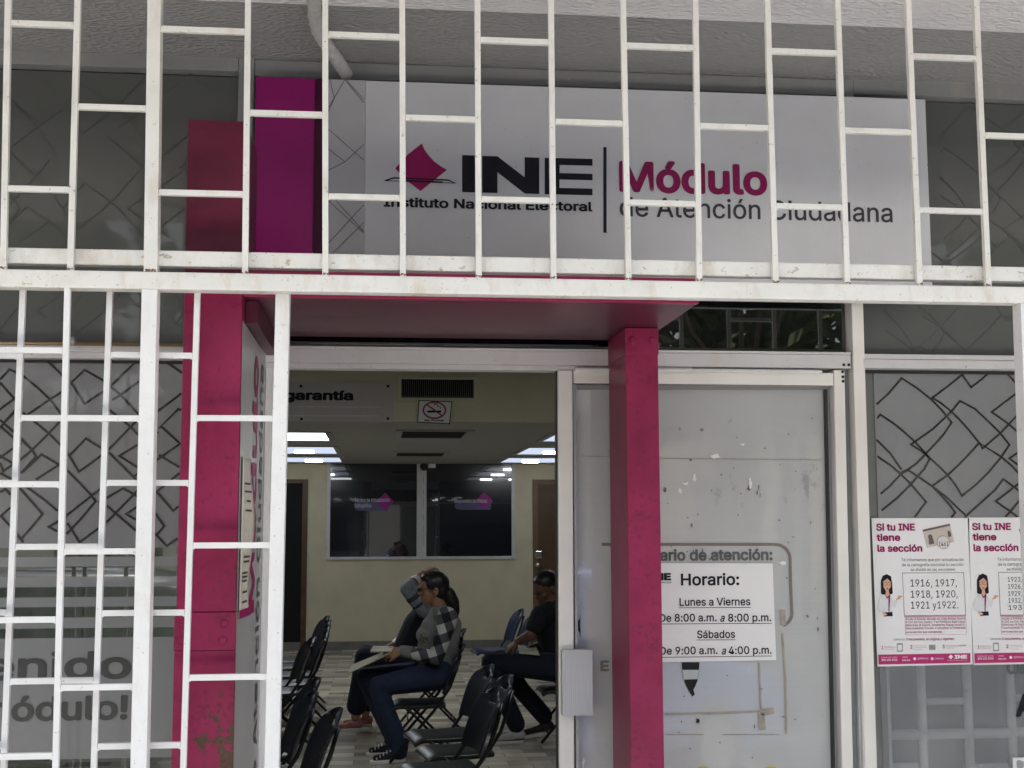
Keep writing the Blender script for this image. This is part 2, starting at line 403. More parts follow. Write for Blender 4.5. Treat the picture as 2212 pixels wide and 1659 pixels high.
YB, YK, ZC = 16.9, 9.88, 2.407
bld = thing('office_building', 'pale office building with yellow inner walls and grey stucco overhang above the shop front', 'building', (0, 3.7, 0))
mb = MB(); mb.box((-7, YB, 0), (7, YB+.2, 3.2)); mb.build('back_wall', WALL_Y, bld)
mb = MB(); mb.box((-7, YB-.014, .0), (7, YB-.001, .105)); mb.build('baseboard', simple('grey_baseboard', (.20, .19, .165), .6), bld)
for x in (-7.2, 7.0):
    mb = MB(); mb.box((x, 3.7, 0), (x+.2, YB, 3.2)); mb.build('side_wall', WALL_Y, bld)
mb = MB(); mb.box((-6.99, YK, ZC+.002), (6.99, YK+.18, 2.98)); mb.build('bulkhead', BULK, bld)
mb = MB(); mb.box((-6.99, YK+.002, ZC), (6.99, YB-.002, ZC+.12)); mb.build('interior_ceiling', CEIL, bld)
edge = PZ(1475, 42, ZS-.028).y
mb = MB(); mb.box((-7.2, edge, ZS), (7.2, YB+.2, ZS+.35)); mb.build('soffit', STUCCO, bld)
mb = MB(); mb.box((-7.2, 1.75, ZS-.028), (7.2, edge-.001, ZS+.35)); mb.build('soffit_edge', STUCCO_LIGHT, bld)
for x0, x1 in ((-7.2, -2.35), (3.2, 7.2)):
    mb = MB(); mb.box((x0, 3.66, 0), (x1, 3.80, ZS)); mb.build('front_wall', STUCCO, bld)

# ================================================================== SHOP FRONT: left window
XL, XR = -2.35, 3.2
lw = thing('shop_window', 'tall shop window left of the pink portal, grey film with line pattern and cut-out welcome lettering', 'window', (-1.2, YF, 0))
xm0, xm1 = P(512, 300, YF).x, P(547, 300, YF).x
def hband(x0, x1, ytop, ybot, xref, Y=YF, d=.05):
    return (x0, Y, P(xref, ybot, Y).z), (x1, Y+d, P(xref, ytop, Y).z)
xportal = P(480, 900, YF).x
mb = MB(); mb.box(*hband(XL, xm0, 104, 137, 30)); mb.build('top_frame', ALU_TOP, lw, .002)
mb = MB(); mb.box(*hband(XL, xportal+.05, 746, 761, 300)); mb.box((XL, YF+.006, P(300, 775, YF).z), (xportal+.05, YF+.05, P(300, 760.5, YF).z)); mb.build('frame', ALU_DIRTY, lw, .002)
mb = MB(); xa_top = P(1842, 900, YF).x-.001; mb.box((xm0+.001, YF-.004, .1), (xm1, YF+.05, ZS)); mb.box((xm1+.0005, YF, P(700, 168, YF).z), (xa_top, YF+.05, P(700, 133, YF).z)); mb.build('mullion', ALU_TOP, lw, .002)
mb = MB(); mb.box((XL, YGL+.02, P(30, 141, YF).z-.003), (xm0, YGL+.03, P(30, 133, YF).z)); mb.build('gasket', GASKET, lw)
zA = P(200, 755, YGL).z
mb = MB(); mb.box((XL, YGL, zA), (xm0, YGL+.008, P(30, 141, YF).z)); up = mb.build('transom_pane', FILM_UPPER, lw)
zT, zB = P(200, 784, YGL).z, P(200, 1183, YGL).z
mb = MB(); mb.box((XL, YGL+.004, .1), (xportal+.1, YGL+.010, zT)); gp = mb.build('glass_pane', GLASS, lw)
mb = MB(); mb.box((XL, YGL-.001, zT), (xportal+.05, YGL+.03, zT+.02)); mb.build('gasket', GASKET, lw)
mb = MB(); mb.box((XL, YGL, zB), (xportal+.1, YGL+.003, zT-.001)); fp = mb.build('patterned_film', FILM_GREY, lw)
def runs(pts, ok):
    fine = []
    for (ax, ay), (bx, by) in zip(pts, pts[1:]): fine += [(ax+(bx-ax)*k/6, ay+(by-ay)*k/6) for k in range(6)]
    fine.append(pts[-1]); out = []; cur = []
    for q in fine:
        if ok(*q): cur.append(q)
        else:
            if len(cur) > 1: out.append(cur)
            cur = []
    if len(cur) > 1: out.append(cur)
    return out
R7 = lambda z: (z[0]*.27676, 756.1+z[1]*.27676)
LP = [[(0,230),(75,150),(190,210),(300,300),(390,385),(470,490),(500,530)],[(0,255),(110,380),(160,440)],[(375,90),(480,190),(520,240)],[(540,290),(390,385),(220,500),(140,560)],
 [(150,430),(30,570),(0,605)],[(0,545),(100,635),(250,780)],[(555,255),(660,155),(810,240),(940,350),(1080,500),(1120,560)],[(555,255),(660,420),(810,320),(875,270),(1050,100)],
 [(875,390),(940,350),(1090,240),(1240,150)],[(800,430),(870,480),(1020,600),(1080,665),(1180,760)],[(1120,490),(1020,600),(860,765),(795,820)],[(180,490),(270,560),(380,650),(470,740),(540,825)],
 [(465,560),(380,650),(250,780),(165,850)],[(165,690),(250,780),(280,830),(165,960)],[(165,960),(325,815),(460,895),(280,1010)],[(0,880),(25,945),(165,850)],
 [(540,825),(670,690),(860,810),(1040,990),(1090,1050)],[(540,825),(615,950),(795,820)],[(1235,640),(1075,740),(930,825),(1070,915),(1180,980)],[(1100,570),(1245,465),(1415,340)],
 [(1415,470),(1390,460),(1245,605),(1260,600),(1405,730),(1235,850),(1040,990)],[(1240,820),(1400,915)],[(460,895),(535,950),(700,1120),(745,1180),(620,1330),(520,1435)],[(520,1290),(780,1085),(860,1030)],
 [(770,1190),(960,1080),(1070,1140)],[(1090,1080),(840,1335),(770,1390),(620,1500),(525,1350)],[(770,1180),(850,1230),(1060,1410)],[(1160,1165),(985,1280),(1060,1325)],
 [(90,1000),(160,1085),(330,1280),(240,1390),(170,1470)],[(170,1045),(230,1085),(340,1165),(450,1255)],[(520,1300),(380,1380),(445,1415)],[(1225,1110),(1350,1255),(1390,1220)],
 [(1180,1230),(1280,1375),(1225,1440)],[(1180,1400),(1300,1530),(1385,1470)],[(0,1300),(80,1230)],[(0,1290),(75,1370),(180,1500)],[(0,1110),(40,1085),(80,1130)],[(0,960),(90,1010)],[(1300,95),(1420,180)],[(1090,1200),(1230,1100),(1400,960)]]
mb = MB()
for i, ln in enumerate(LP):
    mb.stroke([P(*R7(z), YGL-.0015-.00003*i) for z in ln], .0062, .0008)
for k, ln in enumerate(LP[:26]):                  # the same print runs on to the left, beyond the post
    mb.stroke([P(*R7((z[0]-1250, z[1])), YGL-.0015-.00003*k) for z in ln if R7(z)[1] < 1180], .0062, .0008)
mb.build('line_pattern', LINE_DARK, fp)
mb = MB()
for i, ln in enumerate(LP):
    for dx in (0, 1250):
        for pts in runs([(z[0]*.36-60-dx*.36, 120+z[1]*.40) for z in ln], lambda x, y: x < 505 and y < 750): mb.stroke([P(x, y, YGL-.0015-.00003*i) for x, y in pts], .0042, .0008)
mb.build('line_pattern', LINE_FAINT, up)
mb = MB()
for ya, yb in ((1203, 1224), (1246, 1268), (1290, 1311), (1334, 1357)):
    mb.box((XL, YGL, P(150, yb, YGL).z), (xportal+.1, YGL+.003, P(150, ya, YGL).z))
mb.box((XL, YGL, P(150, 1640, YGL).z), (xportal+.1, YGL+.003, P(150, 1378, YGL).z))
fr = mb.build('frosted_bands', film('pale_film_bands', (.23, .235, .235), .4, 1.7, .05), lw)
mb = MB()
T(mb, '¡Bienvenido', -409, 1476, 283, 62, YGL-.002, .022)
mb.build('lettering', CLEAR_LETTER, fr)
mb = MB(); T(mb, 'al módulo!', -153, 1562, 275, 54, YGL-.002, .022)
mb.build('lettering', CLEAR_LETTER, fr)
# brass tube in front of the transom
mb = MB(); a = P(0, 741, YF-.01); mb.tube([(XL, YF-.012, a.z), (xportal+.03, YF-.012, a.z)], .0052, 10)
mb.mat(1).tube([P(158, 728, YF-.012), P(160, 746, YF-.012)], .010, 10); o = mb.build('curtain_rod', [BRASS, ALU_DARK], None, smooth=True)
setp(o, 'thin brass rod running along the transom frame left of the pink portal', 'rod')

# ---- right window
rw = thing('shop_window', 'right shop window with grey curved line film and frosted lower glass', 'window', (2.2, YF, 0))
xa, xb = P(1842, 900, YF).x, P(1868, 900, YF).x
mb = MB(); mb.beam(P(1838, 600, YF-.004), P(1870, 1700, YF-.004), .036, .06); mu = mb.build('mullion', ALU_WHITE, rw, .002)
mb = MB(); mb.box((xa, YF-.003, P(1841, 600, YF).z), (xa+.035, YF+.05, ZS)); mb.build('mullion', ALU_TOP, rw, .002)
zA, zBt = P(2030, 766, YF).z, P(2030, 797, YF).z
mb = MB(); mb.box((xb, YF, zA-.016), (XR, YF+.05, zA)); mb.box((xb, YF-.005, zBt), (XR, YF+.05, zA-.0165)); mb.build('frame', ALU_DIRTY, rw, .002)
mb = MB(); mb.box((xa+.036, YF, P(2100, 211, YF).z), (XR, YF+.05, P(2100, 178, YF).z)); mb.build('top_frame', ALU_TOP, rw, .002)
mb = MB(); mb.box((xb, YGL, zA), (XR, YGL+.008, P(2100, 214, YF).z)); up2 = mb.build('transom_pane', FILM_UPPER, rw)
mb = MB(); mb.box((xb, YGL-.002, zBt-.010), (XR, YGL+.02, zBt)); mb.build('gasket', GASKET, rw)
zP = P(2050, 1125, YGL).z
mb = MB(); mb.box((P(1890, 900, YGL).x, YGL, zP), (XR, YGL+.003, zBt-.0105)); fp2 = mb.build('patterned_film', FILM_GREY, rw)
mb = MB(); mb.box((xb, YGL+.004, .1), (P(1897, 900, YGL).x, YGL+.007, zBt-.0105)); mb.build('edge_strip', simple('grey_edge_glass', (.16, .165, .155), .2, coat=1), rw)
R8 = lambda z: (1857.8+z[0]*.21815, 783.1+z[1]*.21815)
RP = [[(165,415),(290,300),(412,155),(560,250),(700,360),(800,460),(908,592),(830,710),(750,800),(655,900),(560,1000),(470,1065),(405,1105),(300,1220),(205,1300)],
 [(175,550),(200,515),(330,600),(440,690),(550,790),(650,900),(690,945),(780,1025),(870,1115),(945,1210),(1010,1320),(1150,1210),(1280,1080),(1400,935),(1480,815),(1390,700),(1280,590),(1140,460),(990,380),(905,485),(855,535),(720,660),(505,812),(650,905),(690,955),(640,1050),(570,1130),(505,1205),(370,1340),(215,1465)],
 [(1050,90),(1010,120),(870,235),(715,350),(800,400),(905,485),(990,570),(1080,670),(1180,795),(1125,860),(1050,940),(960,1030),(880,1105),(715,1225),(840,1320),(1060,1525)],
 [(990,90),(1100,245),(1200,170),(1290,90)],[(1440,90),(1550,210),(1700,390)],[(1700,200),(1555,300),(1305,490),(1475,610),(1570,695),(1700,830)],
 [(1700,350),(1565,515),(1475,610),(1390,700),(1215,850),(1180,795),(1400,935),(1500,1020),(1590,1120),(1700,1260)],[(1700,800),(1580,880),(1480,950),(1580,1025),(1700,1110)],
 [(165,765),(300,900),(410,1060)],[(175,930),(195,945),(300,1015),(400,1100),(505,1205),(655,1380),(540,1535)],[(410,1090),(470,1060),(570,1125),(715,1225),(800,1310),(880,1400),(945,1485),(905,1535)],
 [(1040,1530),(1240,1350),(1340,1260),(1420,1155),(1590,1280),(1700,1380)],[(1700,1100),(1590,1185),(1345,1375),(1490,1475),(1560,1530)],[(1700,1220),(1600,1340),(1490,1475),(1440,1530)]]
mb = MB()
for i, ln in enumerate(RP):
    mb.stroke([P(*R8(z), YGL-.0015-.00003*i) for z in ln], .0060, .0008)
mb.build('line_pattern', LINE_DARK, fp2)
mb = MB()
for i, ln in enumerate(RP):
    for sx, ox, oy in ((.25, 1990, 190), (.25, 1870, 480), (.25, 2260, 330)):
        for pts in runs([(ox+z[0]*sx, oy+z[1]*sx) for z in ln], lambda x, y: x > 1882 and 228 < y < 760): mb.stroke([P(x, y, YGL-.0015-.00003*i) for x, y in pts], .0042, .0008)
mb.build('line_pattern', LINE_FAINT, up2)
mb = MB(); mb.box((P(1896, 1300, YGL).x, YGL, .1), (XR, YGL+.003, zP-.0005)); fz = mb.build('frosted_pane', see_through(film('frosted_lower_glass', (.30, .315, .32), .35, 1.7, .05), .62), rw)
mb = MB(); T(mb, 'de', 2176, 1456, 2222, 36, YGL-.002, .01); mb.build('lettering', PALE_INK, fz)
mb = MB(); T(mb, 'A', 2194, 1549, 2240, 50, YGL-.002, .03); mb.build('lettering', INK, fz)

# lattice added inside the frosted glass, standing in for the mirrored grille bars
ig = thing('reflection_lattice', 'pale blurred lattice bars seen behind the frosted lower right glass', 'grille', P(2040, 1640, YGL+.05))
YI = YGL+.05
for x0, x1, nm in ((1898, 1927, 'post'), (1990, 2006, 'bar'), (2090, 2106, 'bar'), (2184, 2200, 'bar'), (2280, 2296, 'bar'), (2376, 2392, 'bar')):
    a, b = P(x0, 1540, YI).x, P(x1, 1540, YI).x
    MB().tube([((a+b)/2, YI+.02, .1), ((a+b)/2, YI+.02, zP-.01)], (b-a)/2*1.15, 16).build(nm, WHITE_GATE, ig, smooth=True)
xg0, xg1 = P(1900, 1540, YI).x, P(2420, 1540, YI).x
z = P(2050, 1588, YI).z; MB().tube([(xg0, YI+.022, z), (xg1, YI+.022, z)], .015, 14).build('rail', WHITE_GATE, ig, smooth=True)
for x0, x1, ys_ in ((2006, 2090, (1517,)), (1927, 1990, (1656,)), (2106, 2184, (1662,)), (2200, 2280, (1512,))):
    for y in ys_: z = P(2050, y, YI).z; MB().tube([(P(x0, y, YI).x, YI+.022, z), (P(x1, y, YI).x, YI+.022, z)], .0105, 12).build('rung', WHITE_GATE, ig, smooth=True)
MB().box((xg0-.05, YGL+.35, .1), (XR, YGL+.36, zP)).build('backing_panel', simple('grey_inner_panel', (.10, .105, .12), .8), rw)
# ---- door frame and transom
df = thing('door_frame', 'white aluminium door frame with dark transom glass over the entrance', 'door frame', (.9, YF, 0))
mb = MB()
xd0, xd1 = P(566, 780, YF).x, P(1838, 780, YF).x
z0, z1, z2 = P(1000, 798, YF).z, P(1000, 787, YF).z, P(1000, 757, YF).z
mb.box((xd0, YF, z1), (xd1, YF+.06, z2)); mb.box((xd0, YF+.004, z0), (P(1205, 800, YF).x+.4, YF+.06, z1-.0005)); mb.box((xd0, YF-.003, z2+.0005), (xd1, YF+.04, z2+.008))
mb.build('header', ALU_DIRTY, df, .0015)
mb = MB(); mb.beam(P(574, 790, YF+.005), P(556, 1700, YF+.005), .024, .04); mb.build('jamb', ALU, df, .006)
mb = MB(); mb.box((xd0-.06, YF+.07, 0), (xd0+.005, YF+.10, z0)); mb.build('jamb', GASKET, df)
mb = MB(); mb.box((xd0, YGL, P(1600, 753, YGL).z), (xa, YGL+.008, P(1600, 560, YGL).z)); mb.build('transom_pane', DARK_GLASS, df)
mb = MB(); mb.beam(P(1826, 800, YF+.04), P(1845, 1720, YF+.04), .06, .01); mb.build('jamb', ALU_DARK, df)
mb = MB(); mb.beam(P(1846.5, 800, YF), P(1866, 1700, YF), .010, .05); mb.beam(P(1840, 800, YF+.02), P(1859, 1700, YF+.02), .008, .03); mb.build('jamb', ALU, df, .0015)
mb = MB()
for x, y in ((1823, 788), (1834, 788)): mb.disc(P(x, y, YF-.002), .0042, 14, .003)
mb.build('screw_holes', BLACK, df)

# ---- sliding door leaf
dl = thing('sliding_door', 'white framed sliding door leaf with pale papered glass and black ribbed lock cover', 'door', (1.0, YF, 0))
dl['label'] = 'white framed sliding glass door covered with pale film, standing behind the right pink column'
mb = MB(); mb.beam(P(1205, 799, YF-.002), P(1208, 1720, YF-.002), P(1237, 800, YF).x-P(1205, 800, YF).x, .05); mb.build('stile', ALU_WHITE, dl, .003)
mb = MB(); mb.beam(P(1238, 830, YF+.004), P(1245, 1720, YF+.004), .0085, .03); mb.build('gasket', ALU_DARK, dl)
mb = MB(); mb.beam(P(1201, 799, YF+.012), P(1204, 1720, YF+.012), .005, .03); mb.build('gasket', GASKET, dl)
mb = MB(); mb.beam(P(1801, 799, YF-.002), P(1820, 1720, YF-.002), .034, .05); mb.build('stile', ALU_WHITE, dl, .003)
xs0, xs1 = P(1239, 815, YF).x, P(1800, 815, YF).x
mb = MB(); mb.box((xs0, YF-.001, P(1600, 831, YF).z), (xs1, YF+.05, P(1600, 804, YF).z)); mb.build('top_rail', ALU_WHITE, dl, .002)
mb = MB(); mb.box((P(1240, 800, YF).x, YF-.012, P(1600, 806, YF).z), (P(1774, 800, YF).x, YF-.0025, P(1600, 798, YF).z)); mb.build('track_cover', ALU, dl, .004)
mb = MB(); mb.add([P(1244, 832, YF), P(1800, 832, YF), P(1788, 842, YF+.025), P(1250, 842, YF+.025)], [(0, 1, 2, 3)]); mb.build('inner_bevel', ALU_DARK, dl)
mb = MB(); mb.add([P(1802, 832, YF), P(1820, 1720, YF), P(1811, 1720, YF+.025), P(1793, 842, YF+.025)], [(0, 1, 2, 3)]); mb.build('inner_bevel', ALU, dl)
mb = MB(); mb.beam(P(1781, 840, YGL-.018), P(1799, 1720, YGL-.018), .009, .01); mb.build('gasket', GASKET, dl)
mb = MB(); mb.box((xs0, YGL-.006, .1), (P(1803, 1300, YGL).x, YGL, P(1600, 836, YGL).z)); pane = mb.build('filmed_pane', FILM_DOOR, dl)
YD = YGL-.0085
mb = MB()
for x, y in ((1820.5, 803), (1821, 814), (1821.5, 823.5)): mb.disc(P(x, y, YF-.004), .0042, 14, .003)
mb.build('screw_holes', BLACK, dl)
# lettering and tape left on the film
def arc(c, r, a0, a1, n=8): return [(c[0]+r*math.cos(rad(a0+(a1-a0)*i/n)), c[1]-r*math.sin(rad(a0+(a1-a0)*i/n))) for i in range(n+1)]
mb = MB(); T(mb, 'Horario de atención:', 1373, 1212, 1669, 25, YD, .03); mb.build('lettering', PALE_INK, pane)
mb = MB(); mb.stroke([P(x, y, YD) for x, y in [(1300, 1176), (1670, 1176)] + arc((1675, 1208), 32, 85, 0)[1:] + [(1708, 1260), (1711, 1325)] + arc((1683, 1325), 28, 0, -70)], .0085, .001); mb.build('printed_border', BROWN_INK, pane)
mb = MB(); T(mb, 'E', 1297, 1450, 1316, 23, YD, .03); mb.build('lettering', BROWN_INK, pane)
mb = MB()
for pts, wd in (([(1640, 1432), (1644, 1532)], .0055), ([(1436, 1543), (1540, 1541), (1643, 1537)], .006), ([(1690, 1368), (1697, 1470), (1699, 1585)], .006), ([(1644, 1540), (1672, 1535)], .018), ([(1644, 1540), (1647, 1577)], .020), ([(1438, 1587), (1520, 1587)], .002), ([(1560, 1587), (1684, 1587)], .0014), ([(1250, 985), (1425, 990), (1792, 994)], .0012), ([(1690, 1318), (1692, 1350)], .016)):
    mb.stroke([P(x, y, YD-.0004) for x, y in pts], wd, .0008)
mb.build('tape_residue', TAPE, pane)
def scrap(mb, cx, cy, rx, ry, Y, n=11):
    pts = []
    for k in range(n):
        a = 2*math.pi*k/n; q = random.uniform(.35, 1.15); pts.append((cx+rx*q*math.cos(a), cy+ry*q*math.sin(a)))
    mb.prism([P(x, y, Y) for x, y in reversed(pts)], .0007)
mb = MB()
quad(mb, [(1473, 1431), (1511, 1431), (1510, 1452), (1507, 1470), (1502, 1482), (1498, 1490), (1501, 1500), (1496, 1505), (1489, 1494), (1480, 1476), (1474, 1446)], YD-.0004, .0008)
scrap(mb, 1508, 1557, 7, 9, YD-.0004); scrap(mb, 1252, 1355, 4, 26, YD-.0004)
mb.build('torn_hole', BLACK, pane)
mb = MB(); quad(mb, [(1474, 1447), (1510, 1447), (1507, 1467), (1477, 1468)], YD-.0015, .0006); mb.build('torn_hole', simple('pale_behind_hole', (.42, .46, .45), .5), pane)
mb = MB()
for k in range(34):
    x, y = random.choice([(1500, 960), (1470, 1060), (1620, 1040), (1560, 1110), (1740, 1130), (1500, 1165), (1640, 1165), (1770, 1330), (1690, 1560), (1520, 1530), (1790, 1610), (1600, 1180)])
    scrap(mb, x+random.gauss(0, 26), y+random.gauss(0, 26), random.uniform(1.2, 5), random.uniform(1.2, 7), YD-.0004)
for k in range(30): scrap(mb, random.uniform(1440, 1785), random.uniform(860, 1640), 2, 2.4, YD-.0004, 6)
mb.build('glue_marks', simple('old_glue', (.15, .145, .13), .6, var=.4, vscale=60), pane)
mb = MB()
for x, y, a, b in ((1620, 1042, 5, 14), (1545, 985, 14, 6), (1500, 1035, 6, 10), (1470, 1060, 5, 8), (1605, 960, 6, 4), (1690, 1217, 9, 7), (1260, 1650, 5, 14), (1480, 1045, 10, 4)): scrap(mb, x, y, a, b, YD-.0008)
mb.build('paper_scraps', PAPER, pane)
mb = MB()
for x in (1519, 1665): mb.disc(P(x, 1678, YD), .030, 24, .001)
mb.build('yellow_dots', simple('yellow_vinyl', (.55, .45, .06), .5), pane)
# lock cover
mb = MB(); a, b, z0, z1 = rect(1215, 1404, 1281, 1546, YF-.035); mb.box((a, YF-.035, z0), (b, YF-.003, z1))
for k in range(15):
    x = a+.004+(b-a-.008)*k/14; mb.box((x-.0014, YF-.0375, z0+.001), (x+.0014, YF-.0352, z1-.001))
lk = mb.build('lock_cover', simple('ribbed_pale_plastic', (.56, .56, .565), .5, var=.05), dl, .0008)

# ================================================================== SIGN BOARD
YS = 3.585
sg = thing('sign_board', 'wide grey sign board with pink diamond logo above the entrance', 'sign', (P(1300, 570, YS).x, YS, P(1300, 600, YS).z))
sx0, sx1 = P(788, 400, YS).x, P(2006, 400, YS).x; sz0, sz1 = P(1300, 640, YS).z, P(1300, 191, YS).z
xs_h = P(702, 400, YS).x; xs_p = P(548.5, 400, YS).x; xs_d = P(677, 400, YS).x
mb = MB(); mb.box((sx0, YS, sz0), (sx1, YS+.03, sz1)); mb.build('board', SIGN_GREY, sg, .0015)
mb = MB(); mb.box((xs_h, YS, sz0), (sx0-.0004, YS+.03, sz1)); hp = mb.build('hatched_panel', SIGN_STRIP, sg)
mb = MB(); mb.box((xs_p, YS, sz0), (xs_d, YS+.03, sz1+.001)); mb.build('purple_panel', PURPLE, sg, .001)
mb = MB(); mb.box((xs_d+.0004, YS, sz0), (xs_h-.0004, YS+.03, sz1)); mb.build('purple_panel', PURPLE_DARK, sg)
mb = MB()
R1 = lambda z: (z[0]*.3335, z[1]*.3335)
R2 = lambda z: (737.7+z[0]*.3335, z[1]*.3335)
for i, ln in enumerate([[(705,250),(722,212),(712,170)],[(705,240),(745,172),(786,222)],[(705,370),(744,350),(786,312)],[(705,275),(786,346)],[(745,349),(705,318)],[(705,430),(786,503)],[(705,530),(760,470),(786,442)],[(705,440),(720,427),(786,500)],[(748,172),(786,215)],[(705,560),(786,480)]]):
    mb.stroke([P(x, y, YS-.0012-.00005*i) for x, y in ln], .0020, .0006)
mb.build('line_pattern', LINE_GREY, hp)
def R2p(pts, dy=0): return [P(*R2(z), YS-.0015-dy) for z in pts]
mb = MB(); mb.prism(list(reversed(R2p([(520, 930), (540, 972), (565, 1008), (600, 1045), (640, 1075), (683, 1100), (512, 1237), (425, 1170), (348, 1090), (430, 1000)]))), .0012); mb.build('diamond_logo', MAGENTA, sg)
mb = MB(); mb.stroke(R2p([(283, 1170), (338, 1152), (690, 1166), (735, 1186)], .0008), .0042, .0005, True); mb.stroke(R2p([(380, 1170), (655, 1180)], .0012), .005, .0005); mb.build('ballot_slot', INK, sg)
mb = MB()
def blk(pts): mb.prism(list(reversed(R2p(pts))), .0012)
blk([(782, 1004), (878, 1007), (878, 1246), (782, 1243)])
blk([(912, 1010), (1010, 1012), (1187, 1148), (1187, 1018), (1281, 1021), (1281, 1256), (1187, 1253), (1010, 1115), (1010, 1249), (912, 1247)])
blk([(1317, 1022), (1626, 1029), (1626, 1073), (1412, 1067), (1412, 1121), (1626, 1126), (1626, 1167), (1412, 1162), (1412, 1217), (1626, 1222), (1626, 1264), (1317, 1257)])
T(mb, 'Instituto Nacional Electoral', 828.4, 446.5, 1280, 21, YS-.0015, .028)
mb.build('lettering', INK, sg)
mb = MB(); mb.prism(list(reversed(R2p([(1697, 953), (1717, 953), (1717, 1507), (1697, 1507)]))), .0012); mb.build('divider_line', NAVY_INK, sg)
mb = MB(); T(mb, 'Módulo', 1338, 414.5, 1658, 67, YS-.0015, .028); mb.build('lettering', MAGENTA_DARK, sg)
mb = MB(); T(mb, 'de Atención Ciudadana', 1339, 467, 1928, 42, YS-.0015, .008); mb.build('lettering', GREY_INK, sg)

# ================================================================== PINK PORTAL
pt = thing('entrance_portal', 'crimson painted steel portal framing the open doorway', 'portal', (P(460, 1100, YP).x, YP, 0))
cl0 = [P(397.5, 500, YP), P(365, 1659, YP)]; wl = P(522, 660, YP).x-P(397, 660, YP).x
xl = (P(397.5, 636, YP).x+P(387, 1106, YP).x)/2; xr = (P(522, 660, YP).x+P(515, 1106, YP).x)/2
ztop = P(460, 260, YP).z
zs1 = P(440, 1323, YP).z; zs0 = P(440, 1405, YP).z
zmid = P(460, 600, YP).z
mb = MB(); mb.box((xl, YP, zs1+.0006), (xr, YP+.28, zmid)); mb.build('left_column', PINK, pt, .002)
mb = MB(); mb.box((xl-.001, YP-.001, zmid+.0006), (xr+.001, YP+.28, ztop)); mb.build('upper_column', PINK_SHADED, pt, .002)  # same column, its crimson darkened to hold the soffit's shade
mb = MB(); mb.box((xl-.002, YP-.003, 0), (xr+.001, YP+.28, zs0)); mb.build('left_column', PINK_WORN, pt, .002)
mb = MB(); mb.box((xl-.003, YP-.005, zs0+.0006), (xr+.0015, YP+.281, zs1)); sp = mb.build('splice_plate', PINK, pt, .001)
for x, y in ((484, 1347), (481, 1384), (393, 1347), (392, 1384)):
    mb = MB(); mb.disc(P(x, y, YP-.012), .0085, 6, .007); mb.disc(P(x, y, YP-.0055), .0105, 16, .003); mb.build('bolt', PINK, sp, .001)
zh0 = P(1000, 647.5, YP).z; zh1 = P(1000, 592, YP).z; xh1 = P(1510, 655, YP).x
mb = MB(); mb.box((xr+.0015, YP+.001, zh0), (xh1, YP+.02, zh1)); mb.build('lintel', PINK, pt, .0015)
mb = MB(); mb.box((xr+.0015, YP+.0204, zh0+.001), (xh1-.001, YF-.012, zh1-.002)); mb.build('lintel_underside', PINK_UNDER_SHADED, pt, .0015)  # shade on the downward face put into the darker colour
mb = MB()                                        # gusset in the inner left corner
g0 = Vector((xr+.001, YP+.30, zh0)); mb.box((xr+.001, YP+.06, zh0-.055), (xr+.03, YF-.02, zh0-.0005)); mb.build('corner_bracket', PINK_UNDER_SHADED, pt, .001)
YC = 3.38
xc0, xc1 = (P(1353, 713, YC).x+P(1357, 1400, YC).x)/2, (P(1423, 711, YC).x+P(1430, 1500, YC).x)/2
mb = MB(); mb.box((xc0, YC, 0), (xc1, YF-.005, zh0-.0005)); mb.build('right_column', PINK, pt, .0015)
zb = P(1390, 766, YC).z
mb = MB(); mb.box((xc0-.002, YC-.004, zb), (xc1+.001, YF-.006, zh0-.001)); bp = mb.build('splice_plate', PINK, pt, .0008)
for x in (1367, 1410):
    mb = MB(); mb.disc(P(x, 735, YC-.011), .0085, 6, .007); mb.disc(P(x, 735, YC-.0055), .012, 16, .002); mb.build('bolt', PINK, bp, .001)
# signed inner panel, text running upwards
xpn = xr+.0022
mb = MB(); mb.box((xr+.0016, YP+.004, .05), (xpn, YF-.04, zh0-.058)); ip = mb.build('inner_panel', simple('grey_white_panel', (.46, .455, .45), .4, var=.06, vscale=3, coat=.3, coatr=.15), pt)
def side_text(s, ybase, capw, ztop_, zbot, mt, bold):
    # runs upwards on the +X face: reading direction +Z, letter tops towards -Y (the street)
    mb = MB(); put_text(mb, s, (xpn+.0012, ybase, zbot), (0, 0, 1), (0, -1, 0), ztop_-zbot, capw, bold); mb.build('lettering', mt, ip)
YM = YP+.36
side_text('Módulo', YM+.04, .14, P(543, 770, YM).z, P(543, 770, YM).z-.66, MAGENTA, .03)
side_text('de Atención Ciudadana', YM+.19, .10, P(556, 790, YM+.16).z, P(556, 790, YM+.16).z-1.17, simple('mid_grey_print', (.11, .11, .115), .5), .01)
# curled flyer on the inner panel
fl = MB(); cols = 5; rows = 14
zt, zb_ = P(540, 990, 3.1).z, P(530, 1330, 3.1).z
grid = []
for i in range(rows+1):
    t = i/rows; z = zt+(zb_-zt)*t
    for j in range(cols+1):
        s = j/cols; grid.append(Vector((xpn+.004+s*(.007+.012*math.sin(math.pi*t*1.2)**2), YP+.03+.11*s-.02*t*t*(1-s), z)))
fl.add(grid, [(i*(cols+1)+j, i*(cols+1)+j+1, (i+1)*(cols+1)+j+1, (i+1)*(cols+1)+j) for i in range(rows) for j in range(cols)])
o = fl.build('paper_flyer', PAPER_OLD, None, smooth=True); setp(o, 'curled aged paper flyer stuck on the inner side of the left pink column', 'flyer')
sd = o.modifiers.new('thick', 'SOLIDIFY'); sd.thickness = .0006
def on_flyer(s, t): return Vector((xpn+.0052+s*(.007+.012*math.sin(math.pi*t*1.2)**2), YP+.0285+.11*s-.02*t*t*(1-s), zt+(zb_-zt)*t))
mb = MB()
